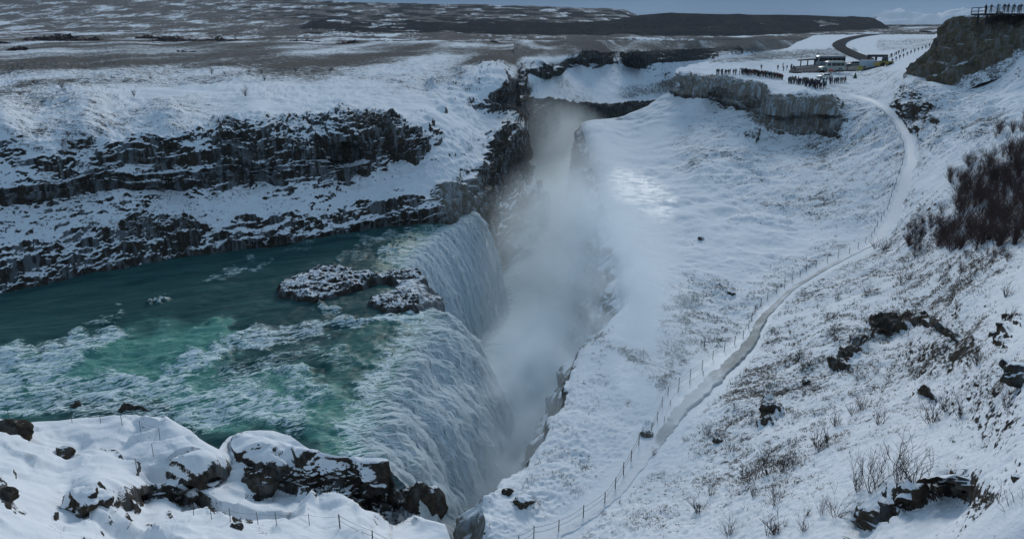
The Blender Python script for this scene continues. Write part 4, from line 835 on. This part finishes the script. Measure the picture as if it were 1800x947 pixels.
for i, (u, v, px) in enumerate(scr):
    p = hit(u, v); sc = px/1400*(p-EYE).length/.75
    wh = 'around the lower right corner mound' if u > 1730 and v > 880 else 'below the dark rocky outcrop' if v < 700 and u > 1440 and v > 540 else 'at the foot of the dark thicket' if v < 540 else 'upslope of the overhanging snow bank' if u > 1430 else 'near the path fence' if u < 1215 else 'on the open slope left of the overhanging snow bank'
    plant(SMALL[i % 3], u, v, sc, 'low leafless scrub '+wh, 'scrub', 'low scrub '+wh)
def inpoly(u, v, poly): return seg_dist(np.array([float(u)]), np.array([float(v)]), np.array(poly, float))[0] > 0
TH = [([(1672, 350), (1700, 318), (1740, 285), (1800, 248), (1840, 240), (1840, 425), (1795, 428), (1740, 430), (1690, 440), (1652, 452), (1640, 432), (1662, 405), (1690, 385)], 190, 1.05, 'dark leafless willow in the dense thicket on the right-hand slope', 'willows of the dense thicket'),
      ([(1665, 300), (1705, 272), (1725, 285), (1690, 318), (1668, 322)], 16, .72, 'dark bush in the small clump above the dense thicket', 'bushes of the small upper clump'),
      ([(1740, 240), (1770, 210), (1840, 190), (1840, 215), (1780, 238)], 16, .7, 'dark bush in the clump at the top right edge of the slope', 'bushes of the top right clump'),
      ([(1578, 408), (1610, 388), (1660, 368), (1664, 392), (1625, 410), (1618, 445), (1600, 446)], 26, .62, 'sparse dark bush in the spur left of the dense thicket', 'bushes of the spur beside the thicket'),
      ([(1650, 470), (1700, 445), (1790, 435), (1800, 450), (1720, 470)], 10, .4, 'short dark bush along the lower fringe of the thicket', 'bushes of the thicket fringe')]
for poly, cnt, sc, lb, gp in TH:
    a = np.array(poly, float); k = 0
    while k < cnt:
        u, v = random.uniform(a[:, 0].min(), a[:, 0].max()), random.uniform(a[:, 1].min(), a[:, 1].max())
        if inpoly(u, v, poly):
            zone = ('' if cnt < 60 else ', along its upper edge' if v < 320 else ', in its middle' if v < 385 else ', along its lower edge')
            plant(THICK[k % 3], u, v+4, sc*random.uniform(.6, 1.15), lb+zone, 'bush', gp+zone); k += 1
# dry tufts
def tufts(name, pts, hs, mat):
    n = len(pts); nb = 5; r = np.random.default_rng(5)
    az = r.uniform(0, 6.28, (n, nb)); ln = hs[:, None]*r.uniform(.6, 1.1, (n, nb)); tilt = r.uniform(.25, 1.1, (n, nb))
    b0 = pts[:, None]+np.stack([np.cos(az)*.05, np.sin(az)*.05, 0*az-.04], -1)
    tip = b0+np.stack([np.cos(az)*np.sin(tilt), np.sin(az)*np.sin(tilt), np.cos(tilt)], -1)*ln[..., None]
    sd2 = np.stack([-np.sin(az), np.cos(az), 0*az], -1)*(.09*hs[:, None, None])
    v = np.stack([b0-sd2, b0+sd2, tip], 2).reshape(-1, 3); return setp(mesh_from(name, v, np.arange(len(v)).reshape(-1, 3), mat, smooth=False), kind='stuff')
clump = fbm(RIGHT, (2.2, 2.2, 2.2), 3)
w = np.clip(RG-.24, 0, 1)*sst(-.15, .45, clump)*sst(165, 70, RIGHT[..., 1])*(1-pathm)*(RIGHT[..., 1] > 8)
w[:, :4] = 0; flatw = w.ravel()/w.sum(); idx = rng.choice(flatw.size, 24000, p=flatw)
pt = RIGHT.reshape(-1, 3)[idx]+rng.normal(0, .06, (24000, 3))*np.array([1, 1, 0])
tufts('dry_grass', pt, rng.uniform(.10, .28, 24000)*np.clip(pt[:, 1]/60, .45, 1.2), M_DRY)

# ------------------------------------------------------------------ heath thickets on the far plain
def thicket_far(u, v, wpx, hpx, lb):
    y = min(ydepth(u, v, -11.5), 900); c = world(u, v, y); wd = wpx/1400*y; h = hpx/1400*y
    nL = 900; r = np.random.default_rng(int(u)+3)
    th = r.uniform(0, 6.28, nL); rr = np.sqrt(r.uniform(0, 1, nL)); x = np.cos(th)*rr*wd/2; yy_ = np.sin(th)*rr*wd*.35
    lump = .55+.45*np.sin(x/wd*9+u)*np.cos(yy_/wd*7+v); top = h*np.sqrt(1-rr**2)*lump; z = top*r.uniform(.1, 1, nL)
    p = np.stack([x, yy_, z], -1); s = h*.28
    a = p+r.normal(0, s, (nL, 3))*[1, 1, .6]; b = p+r.normal(0, s, (nL, 3))*[1, 1, .6]; cc_ = p+r.normal(0, s, (nL, 3))*[1, 1, .6]
    vv = np.stack([a, b, cc_], 1).reshape(-1, 3); vv[:, 2] = np.maximum(vv[:, 2], -.3)
    o = mesh_from('heath_thicket', vv, np.arange(len(vv)).reshape(-1, 3), M_TWIG2, smooth=False); o.location = c; setp(o, lb, 'thicket')
for u, v, a, b, lb in ((110, 74, 120, 15, 'long dark thicket at the left of the far plain'), (36, 95, 36, 14, 'dark rounded thicket at the left frame edge of the far plain'), (85, 92, 60, 8, 'low brown thicket beside the rounded one on the far plain'), (5, 80, 24, 8, 'dark thicket cut by the left frame edge'),
                       (310, 76, 100, 12, 'dark thicket in the left middle of the far plain'), (385, 76, 90, 10, 'dark thicket right of the left middle one on the far plain'), (328, 97, 36, 9, 'small dark thicket nearest the fields, below the left middle thickets'), (380, 95, 40, 7, 'low dark thicket nearest the fields, right of the small one'), (440, 90, 40, 9, 'dark thicket between the field edge and the middle plain'),
                       (535, 80, 60, 11, 'rounded dark thicket in the middle of the far plain'), (490, 92, 36, 6, 'thin dark thicket just above the bare field'), (620, 80, 60, 9, 'dark thicket right of the rounded one on the far plain'), (680, 78, 50, 8, 'small dark thicket before the pale field strip'), (850, 78, 60, 7, 'thin dark thicket close to the gorge plateau'), (740, 78, 40, 6, 'small thicket between two others on the far plain'),
                       (260, 68, 40, 6, 'thin dark thicket behind the left middle ones')):
    thicket_far(u, v, a, b, lb)
for i, (u, v) in enumerate(((395, 133), (437, 131), (372, 130), (460, 131), (62, 150), (432, 170), (465, 143), (580, 128), (265, 142), (236, 170), (520, 127), (110, 158))):
    p = hit(u, v); P0 = Vector(world(u, v, float(dl(np.array([u]), np.array([v]))[0]))[0].tolist()) if False else Vector(world(u, v, float(dl(u, v))).tolist())
    o = link('heath_bush', THICK[i % 3], None, P0, i, random.uniform(.5, .8)); setp(o, 'single dark bush dotting the snowfield above the left cliff', 'bush', 'bushes dotting the left snowfield')

# ------------------------------------------------------------------ fences
def fence(pts, h, r, ropes, label, cat, name, mat=M_POST, sag=.08, rr=.011):
    root = empty(name, pts[0]); setp(root, label, cat); o0 = Vector(pts[0]); me = None
    for i, p in enumerate(pts):
        mb = MB(); mb.tube([(0, 0, -.25), (random.uniform(-.04, .04), random.uniform(-.04, .04), h*random.uniform(.92, 1.05))], [r, r*.85], 6); mb.build('post', mat, root).location = Vector(p)-o0
    for k in ropes:
        mb = MB()
        for a, b in zip(pts[:-1], pts[1:]):
            a, b = Vector(a)-o0, Vector(b)-o0; q = [a.lerp(b, t)+Vector((0, 0, k*h-sag*4*t*(1-t))) for t in (0, .25, .5, .75, 1)]
            mb.tube(q, rr, 4, caps=False)
        mb.build('rope', M_ROPE, root)
    return root
FP_ = [(938, 947), (982, 935), (1025, 911), (1063, 885), (1081, 861), (1096, 834), (1109, 810), (1123, 782), (1145, 762), (1155, 740), (1164, 715), (1174, 695), (1193, 681), (1213, 665), (1234, 649), (1253, 631), (1273, 617), (1291, 605), (1306, 594), (1316, 578), (1321, 564), (1327, 549), (1337, 538), (1349, 527), (1365, 516), (1379, 507), (1392, 497), (1406, 487), (1417, 478), (1434, 470), (1454, 462), (1473, 454), (1493, 446), (1508, 437), (1521, 427), (1532, 417), (1537, 409), (1542, 399), (1549, 389), (1554, 379), (1560, 369), (1563, 358), (1567, 346), (1572, 333), (1575, 323), (1581, 306), (1586, 290), (1589, 274), (1587, 258), (1582, 243), (1573, 228), (1565, 215), (1554, 203), (1540, 193)]
fence([hit(u, v) for u, v in [(912, 962)]+FP_], .95, .036, (.88, .5), 'long post and rope fence running along the gorge side of the path', 'fence', 'path_fence')
fence([hit(u, v) for u, v in [(1167, 742), (1178, 712), (1192, 690), (1212, 676), (1236, 660)]], .5, .03, (.8,), 'short low rope fence doubling the path fence at its bend', 'fence', 'path_fence')
fence([hit(u, v, led_bvh) for u, v in [(-60, 742), (18, 742), (72, 740), (127, 742), (177, 743), (215, 748), (248, 761), (281, 773), (270, 802), (242, 831)]], .95, .018, (.88,), 'thin wire fence curving round the near snowy ledge beside the river', 'fence', 'ledge_fence', rr=.006)
fence([hit(u, v, led_bvh) for u, v in [(340, 905), (372, 912), (405, 916), (454, 921), (487, 923), (544, 923), (597, 926)]], .75, .018, (.85,), 'thin wire fence along the front of the near ledge at the bottom', 'fence', 'ledge_fence', rr=.006)
fence([hit(u, v, led_bvh) for u, v in [(598, 928), (655, 955), (720, 985)]], .85, .035, (.9, .55), 'dark post and rope fence leaving the bottom edge on the near ledge', 'fence', 'ledge_fence')
p = hit(1238, 610); root = empty('marker_post', p); setp(root, 'lone dark post with two short upturned arms left of the path', 'post')
mb = MB(); mb.tube([(0, 0, -.2), (0, 0, 1.15)], [.07, .05], 6); mb.build('post', M_POST, root)
for s in (-1, 1): mb = MB(); mb.tube([(0, 0, .55), (s*.35, 0, .62), (s*.42, 0, .95)], .045, 5); mb.build('arm', M_POST, root)
fence([hit(u, v) for u, v in [(1392, 127.5), (1402, 127.8), (1412, 128), (1424, 128.2), (1436, 128.2), (1448, 128), (1460, 127.8), (1474, 127.4), (1488, 127), (1502, 126.3), (1516, 125)]], 1.1, .07, (.95, .5), 'low post and rail fence along the front of the car park', 'fence', 'car_park_fence')

# ------------------------------------------------------------------ lookout deck
a0, s0 = slope(1733, 23.5); YD = 159.; xd = float(a0)*YD; zd = float(s0)*YD+ZC
deck = empty('lookout_deck', (xd, YD, zd)); setp(deck, 'timber lookout deck with pale railings on the cliff top', 'deck')
LD = 34.
for k in range(24):
    mb = MB(); mb.box((LD/2, .1+k*.21, -.05), (LD, .19, .05)); mb.build('plank', M_WOOD, deck)
mb = MB(); mb.box((LD/2, .02, -.22), (LD, .1, .26)); mb.box((LD/2, 4.9, -.22), (LD, .1, .26)); mb.box((.05, 2.5, -.22), (.1, 4.7, .26)); mb.build('beam', M_POST, deck)
M_RAIL = plain('pale_rail', (.34, .34, .33), .8)
for i in range(15): mb = MB(); mb.box((i*LD/14, -.06, .45), (.12, .12, 1.3)); mb.build('rail_post', M_POST if i == 0 else M_RAIL, deck)
for z in (.35, .72, 1.08): mb = MB(); mb.box((LD/2, -.14, z), (LD, .05, .14)); mb.build('rail', M_RAIL, deck)
mb = MB()
for i in range(3): mb.box((-.1, i*2.4+.05, .45), (.12, .12, 1.3))
mb.build('rail_post', M_POST, deck)
for z in (.4, 1.05): mb = MB(); mb.box((-.17, 2.4, z), (.05, 4.9, .13)); mb.build('rail', M_POST, deck)
for i in range(8): mb = MB(); mb.box((1+i*4.6, 1.2, -1.2), (.25, .25, 1.9)); mb.box((1+i*4.6, 4.2, -1.2), (.25, .25, 1.9)); mb.build('support_post', M_POST, deck)

# ------------------------------------------------------------------ people
def person_mesh(pose):
    me = bpy.data.meshes.new('p'); V = {}; E = []; R_ = {}
    def j(n, x, y, z, r, par=None):
        V[n] = (len(V), (x, y, z)); R_[n] = r
        if par: E.append((V[par][0], V[n][0]))
    j('pel', 0, 0, .93, .155); j('waist', 0, 0, 1.10, .15, 'pel'); j('chest', 0, -.01, 1.32, .175, 'waist'); j('neck', 0, .0, 1.49, .07, 'chest'); j('head', 0, -.02, 1.60, .105, 'neck'); j('crown', 0, -.005, 1.71, .085, 'head')
    st = {'stand': (.0, .0), 'camera': (.02, -.02), 'stride': (.17, -.17), 'pockets': (.04, -.05)}[pose]
    for s, n, fy in ((-1, 'l', st[0]), (1, 'r', st[1])):
        j('hip'+n, s*.10, 0, .85, .105, 'pel'); j('knee'+n, s*.11, -.03+fy*.5, .48, .078, 'hip'+n); j('ank'+n, s*.12, fy, .09, .055, 'knee'+n); j('toe'+n, s*.13, fy-.17, .045, .045, 'ank'+n)
        j('sh'+n, s*.19, 0, 1.42, .085, 'chest')
        if pose == 'camera': j('el'+n, s*.27, -.20, 1.24, .062, 'sh'+n); j('wr'+n, s*.10, -.36, 1.50, .045, 'el'+n); j('hd'+n, s*.05, -.38, 1.57, .04, 'wr'+n)
        elif pose == 'pockets': j('el'+n, s*.33, .08, 1.14, .068, 'sh'+n); j('wr'+n, s*.24, -.10, .98, .055, 'el'+n); j('hd'+n, s*.19, -.14, .93, .05, 'wr'+n)
        else: j('el'+n, s*.27, .03-fy*.5, 1.13, .065, 'sh'+n); j('wr'+n, s*.28, -.06-fy, .90, .048, 'el'+n); j('hd'+n, s*.27, -.09-fy, .80, .042, 'wr'+n)
    me.from_pydata([v[1] for v in V.values()], E, [])
    o = bpy.data.objects.new('p', me); COL.objects.link(o)
    sk = o.modifiers.new('s', 'SKIN')
    for (nme, (i, _)) in V.items(): me.skin_vertices[0].data[i].radius = (R_[nme], R_[nme]*(.72 if nme in ('pel', 'waist', 'chest') else 1.))
    me.skin_vertices[0].data[0].use_root = True
    o.modifiers.new('d', 'SUBSURF').levels = 1
    dg_ = bpy.context.evaluated_depsgraph_get(); r = bpy.data.meshes.new_from_object(o.evaluated_get(dg_)); bpy.data.objects.remove(o); r.materials.clear(); return r
def cloth(n, c): return plain(n, c, .85, 0, .15, 8)
M_SKIN = plain('skin', (.42, .27, .2), .6); COATS = {'black': (.012, .012, .014), 'navy': (.018, .025, .06), 'dark red': (.12, .018, .02), 'grey': (.09, .09, .095), 'teal': (.03, .16, .17), 'brown': (.06, .04, .03), 'olive': (.05, .055, .03), 'orange': (.22, .06, .02)}
M_COAT = {k: cloth('coat_'+k.replace(' ', '_'), c) for k, c in COATS.items()}; M_TROUS = cloth('dark_trousers', (.016, .017, .022)); M_HAT = cloth('knitted_hat', (.02, .02, .025)); M_HAIR = cloth('brown_hair', (.05, .03, .02))
BASEP = {p: person_mesh(p) for p in ('stand', 'camera', 'stride', 'pockets')}
PM = {}
def person_variant(pose, coat):
    if (pose, coat) not in PM:
        m = BASEP[pose].copy(); m.name = 'person'
        for q in (M_COAT[coat], M_TROUS, M_SKIN, M_HAT if len(PM) % 2 else M_HAIR): m.materials.append(q)
        for f in m.polygons:
            c = f.center; z = c.z; f.use_smooth = True
            f.material_index = 1 if z < .82 and abs(c.x) < .2 else (3 if z > 1.66 or (z > 1.53 and c.y > .01) else (2 if z > 1.52 and abs(c.x) < .13 and c.y > -.14 else (2 if (pose == 'camera' and z > 1.5 and c.y < -.3) or (z < .86 and abs(c.x) > .2) else 0)))
        PM[(pose, coat)] = m
    return PM[(pose, coat)]
def person(p, coat, pose, rz, where, plural):
    o = link('person', person_variant(pose, coat), None, p, rz, random.uniform(.93, 1.06)); art = 'an' if coat[0] in 'aeio' else 'a'
    return setp(o, f'person in {art} {coat} coat {where}', 'person', f'people in {coat} coats {plural}')
CO = ['black']*5+['navy']*4+['grey']*2+['brown']*2+['dark red', 'dark red', 'olive', 'teal', 'orange']; PO = ['stand', 'camera', 'pockets', 'stride', 'stand', 'pockets']
pick = lambda l: random.choice(l)
for u in [1260, 1263, 1268, 1270, 1274, 1276, 1280, 1283, 1289, 1293, 1300]: person(hit(u, 132.5-.6*(u > 1280)), pick(CO), pick(PO), random.uniform(-2.2, 1.), 'near the far left end of the cliff-edge crowd', 'at the left end of the cliff-edge crowd')
for k in range(62):
    t = k/61; u = 1303+72*t; person(hit(u, 131.5+9.5*t**1.3+random.uniform(-1.6, .8)), pick(CO), pick(PO), random.uniform(-2.6, 1.2), 'in the middle row of the cliff-edge crowd', 'in the middle row of the cliff-edge crowd')
for k in range(74):
    t = random.random(); u = 1386+68*t; v = 147+11.5*t+random.uniform(-7.5, 1.)*(.5+.5*t) if t < .7 else 156+random.uniform(-8, 2); person(hit(u, v), pick(CO+['teal', 'dark red']), pick(PO), random.uniform(-3, 3), 'in the packed right-hand crowd by the path end', 'in the packed right-hand crowd')
for k in range(11): u = 1458+k*2.6+random.uniform(-.6, .6); person(hit(u, 148.5-k*.25), pick(CO), pick(PO), random.uniform(-3, 3), 'in the loose line right of the packed crowd', 'in the loose line right of the packed crowd')
person(hit(1486, 144.5), 'black', 'stride', 1.2, 'walking alone at the right end of the crowd', 'walking alone at the right end of the crowd')
for u, v in ((1338, 122.5), (1367, 123.5)): person(hit(u, v), 'black', 'stand', 0, 'standing on the open snow behind the crowd', 'on the open snow behind the crowd')
for u, v in ((1377, 126), (1376, 119.5), (1383, 123.5), (1390, 123), (1391, 121), (1394, 124), (1397, 127), (1489, 126)): person(hit(u, v), pick(['black', 'navy']), pick(PO), random.uniform(-3, 3), 'waiting beside the car park fence', 'beside the car park fence')
for k in range(34):
    x = .45+k*1.0*.98+random.uniform(-.15, .15)
    person((xd+x, YD+random.choice([.35, .45, 1.2]), zd), pick(CO), pick(['stand', 'camera', 'pockets']), random.uniform(-.5, .5), 'at the railing of the lookout deck', 'at the lookout deck railing')
# stair up the slope behind the car park
st0, st1 = hit(1560, 104), hit(1592, 90)
SP = [hit(1560+32*t, 104-14*t) for t in np.linspace(0, 1, 9)]
fence(SP, 1.2, .09, (.95, .5), 'dark stair railing climbing the slope beyond the car park', 'railing', 'stair_railing')
for t in (.2, .45, .6, .85): person(hit(1560+32*t, 104-14*t+1), 'black', 'stride', 2, 'climbing the steps beside the stair railing', 'climbing the far steps')
for k in range(12):
    t = k/11; person(hit(1568+72*t, 112-31*t**.9), pick(CO), 'stride', 2, 'filing along the track under the lookout cliff', 'on the track under the lookout cliff')

# ------------------------------------------------------------------ vehicles
M_WHITE = plain('white_paint', (.62, .64, .63), .45, 0, .1, 1); M_SILV = plain('silver_paint', (.36, .38, .40), .35, .3, .1, 1); M_BEIGE = plain('pale_green_paint', (.36, .40, .36), .5, 0, .1, 1); M_BLUEW = plain('pale_blue_paint', (.42, .52, .60), .45, 0, .1, 1)
M_GLASS = plain('dark_glass', (.012, .018, .02), .12, 0, .1, 1); M_TYRE = plain('tyre', (.015, .015, .015), .9); M_RIM = plain('rim', (.3, .3, .3), .4, .6); M_LAMP = plain('lamp_glass', (.7, .7, .65), .2); M_YEL = plain('yellow_paint', (.30, .24, .04), .6); M_REDF = plain('red_cloth', (.5, .05, .03), .8); M_DARKR = plain('dark_roof', (.05, .048, .047), .8)
def vehicle(name, loc, rz, L, W, H, prof, paint_, windows, wheels, wr, label, cat, lamps=True, roofm=None):
    r = empty(name, loc, rz); setp(r, label, cat)
    mb = MB(); mb.prism(prof, -W/2, W/2); b = mb.build('body', paint_, r)
    if roofm: mb = MB(); z = max(q[1] for q in prof); xs = [q[0] for q in prof if abs(q[1]-z) < .02]; mb.box(((min(xs)+max(xs))/2, 0, z+.04), (max(xs)-min(xs)-.05, W*.96, .07), taper=.96); mb.build('roof', roofm, r)
    for (x0, x1, z0, z1) in windows:
        for s in (-1, 1): mb = MB(); mb.box(((x0+x1)/2, s*(W/2+.008), (z0+z1)/2), (x1-x0, .03, z1-z0)); mb.build('window', M_GLASS, r)
    front = sorted(prof)[:1][0][0]
    for x in wheels:
        for s in (-1, 1):
            mb = MB(); mb.tube([(0, -.13, 0), (0, .13, 0)], wr, 14); w = mb.build('wheel', M_TYRE, r); w.location = (x, s*(W/2-.1), wr)
            mb = MB(); mb.tube([(0, -.15, 0), (0, .15, 0)], wr*.55, 10); mb.build('rim', M_RIM, w)
    if lamps:
        for s in (-1, 1): mb = MB(); mb.box((front-.01, s*W*.36, .8), (.06, .28, .18)); mb.build('headlight', M_LAMP, r)
    return r
def ws(name, r, x0, z0, x1, z1, W, mat=None):     # sloping windscreen
    mb = MB(); d = .03; mb.add([(x0-d, -W/2, z0), (x0-d, W/2, z0), (x1-d, W/2, z1), (x1-d, -W/2, z1), (x0+d, -W/2, z0), (x0+d, W/2, z0), (x1+d, W/2, z1), (x1+d, -W/2, z1)], [(0, 1, 2, 3), (7, 6, 5, 4), (0, 4, 5, 1), (1, 5, 6, 2), (2, 6, 7, 3), (3, 7, 4, 0)]); mb.build('windscreen', mat or M_GLASS, r)
p = hit(1458, 116.5)
c1 = vehicle('coach', p, .04, 10, 2.5, 3.5, [(-4.9, .4), (-4.95, 1.6), (-4.7, 3.3), (-4.5, 3.45), (4.8, 3.45), (4.9, 3.2), (4.9, .4)], M_SILV, [(-4.3+i*1.55, -2.85+i*1.55, 1.75, 2.95) for i in range(6)], (-3.2, 2.9, 4.0), .5, 'big coach with a white roof and dark windows parked behind the minibus', 'coach', True, M_WHITE); ws('w', c1, -4.95, 1.5, -4.75, 3.1, 2.2)
p = hit(1461, 126.3)
c2 = vehicle('minibus', p, .03, 7.6, 2.3, 3.2, [(-3.7, .55), (-3.75, 1.35), (-3.5, 1.5), (-2.6, 1.65), (-1.9, 2.85), (-1.6, 3.1), (3.5, 3.1), (3.65, 2.9), (3.65, .55)], M_BEIGE, [(-1.75, -.75, 1.75, 2.6), (-.45, .9, 1.75, 2.65), (1.0, 2.2, 1.75, 2.65), (2.3, 3.4, 1.75, 2.65)], (-2.5, 2.3), .62, 'high four-wheel-drive minibus with big wheels in front of the coach', 'minibus', True, M_WHITE); ws('w', c2, -2.62, 1.68, -1.95, 2.8, 2.0)
mb = MB(); mb.box((-3.85, 0, .65), (.3, 2.1, .25)); mb.build('bumper', M_DARKR, c2)
p = hit(1499, 116.3); c3 = vehicle('car', p, .0, 4.4, 1.8, 1.7, [(-2.15, .35), (-2.2, .85), (-1.2, 1.0), (-.6, 1.6), (1.7, 1.65), (2.1, 1.1), (2.15, .35)], M_SILV, [(-.7, .1, 1.02, 1.48), (.2, 1.0, 1.02, 1.5), (1.1, 1.7, 1.05, 1.45)], (-1.35, 1.35), .36, 'silver estate car parked between the minibus and the van', 'car'); ws('w', c3, -1.15, 1.02, -.65, 1.55, 1.5)
p = hit(1529, 120.5); c4 = vehicle('van', p, math.pi-.08, 6.2, 2.1, 2.6, [(-3.0, .4), (-3.05, 1.0), (-2.5, 1.25), (-1.6, 2.4), (-1.3, 2.55), (3.0, 2.55), (3.05, .4)], M_BLUEW, [(-1.75, -.85, 1.35, 2.05)], (-2.0, 2.0), .38, 'pale blue-white van parked nose to the slope at the right of the car park', 'van'); ws('w', c4, -2.45, 1.28, -1.65, 2.32, 1.8)
p = hit(1449, 138.5); c5 = vehicle('car', p, .1, 4.3, 1.75, 1.5, [(-2.1, .3), (-2.15, .75), (-1.2, .9), (-.5, 1.42), (1.1, 1.45), (1.9, .95), (2.1, .85), (2.1, .3)], M_WHITE, [(-.6, .2, .92, 1.32), (.3, 1.1, .92, 1.34)], (-1.3, 1.3), .33, 'white car on the snow between the crowd and the car park fence', 'car'); ws('w', c5, -1.15, .92, -.55, 1.38, 1.5)
p = hit(1459, 138); um = empty('umbrella', p); setp(um, 'red umbrella beside the white car behind the crowd', 'umbrella')
mb = MB(); n = 12; vs = [(0, 0, 2.55)]+[(math.cos(6.283*k/n)*r_, math.sin(6.283*k/n)*r_, z) for r_, z in ((.5, 2.42), (.85, 2.05)) for k in range(n)]
mb.add(vs, [(0, 1+k, 1+(k+1) % n) for k in range(n)]+[(1+k, 1+n+k, 1+n+(k+1) % n, 1+(k+1) % n) for k in range(n)]); mb.build('canopy', M_REDF, um); mb = MB(); mb.tube([(0, 0, .9), (0, 0, 2.6)], .025, 5); mb.build('shaft', M_POST, um)
person(hit(1459, 138.4), 'orange', 'stand', 0, 'holding the red umbrella beside the white car', 'under the red umbrella')
p = hit(1420, 117); sh = empty('roadside_shelter', p); setp(sh, 'low dark open shelter with a sloping right end beside the car park', 'shelter')
mb = MB(); mb.prism([(-3.6, 1.9), (-3.4, 2.3), (1.2, 2.7), (2.6, 2.6), (4.6, 1.0), (4.3, .7), (2.3, 2.1), (1.0, 2.2)], -1, 1); mb.build('roof', M_DARKR, sh)
for x in (-2.6, -.2, 2.2): mb = MB(); mb.box((x, 0, 1.), (.3, .3, 2.1)); mb.build('post', M_POST, sh)
p = hit(1556, 117); yd_ = empty('loader', p); setp(yd_, 'yellow loader at the foot of the slope by the dark stair entrance', 'loader')
mb = MB(); mb.box((0, 0, 1.0), (3.2, 1.7, 1.0), taper=.85); mb.box((1.5, 0, 1.2), (1.2, 1.5, .5)); mb.build('body', M_YEL, yd_); mb = MB(); mb.box((-.3, 0, 2.1), (1.4, 1.4, 1.2), taper=.85); mb.build('cab', M_GLASS, yd_); mb = MB(); mb.box((-2.6, 0, .6), (.9, 2.2, .8), taper=1.2); mb.build('bucket', M_YEL, yd_); mb = MB(); mb.tube([(-.9, 0, 1.4), (-1.9, 0, 1.5), (-2.4, 0, .8)], .14, 6); mb.build('arm', M_YEL, yd_)
for x in (-1.1, 1.1):
    for s in (-1, 1): mb = MB(); mb.tube([(0, -.2, 0), (0, .2, 0)], .6, 12); w = mb.build('wheel', M_TYRE, yd_); w.location = (x, s*.85, .6)
p = hit(1541, 112); en = empty('stair_gate', p); setp(en, 'dark timber stair entrance between the van and the yellow loader', 'gate')
mb = MB(); mb.box((0, 0, 2.5), (6.4, 1.2, .8)); mb.build('lintel', M_DARKR, en)
for x in (-2.9, -.4, 2.6): mb = MB(); mb.box((x, 0, 1.), (.5 if x < 2 else 1.4, .6, 2.3)); mb.build('post', M_POST, en)
p = hit(1511, 127); bd = empty('notice_board', p); setp(bd, 'yellow-green notice board in front of the van', 'board')
mb = MB(); mb.box((0, 0, 1.25), (1.7, .08, 1.5)); mb.build('panel', plain('yellow_green_board', (.30, .29, .08), .7), bd)
for x in (-.7, .7): mb = MB(); mb.box((x, .1, .5), (.1, .1, 1.1)); mb.build('post', M_POST, bd)
p = hit(1503, 138); bm = bmesh.new(); bmesh.ops.create_cone(bm, segments=9, radius1=.55, radius2=.06, depth=1.6, cap_ends=True); me = bpy.data.meshes.new('cone_shrub'); bm.to_mesh(me); bm.free(); me.materials.append(plain('dark_green', (.03, .07, .05), .8)); setp(link('marker_cone', me, None, p+Vector((0, 0, .8))), 'small dark green cone standing on the snow right of the crowd', 'cone')
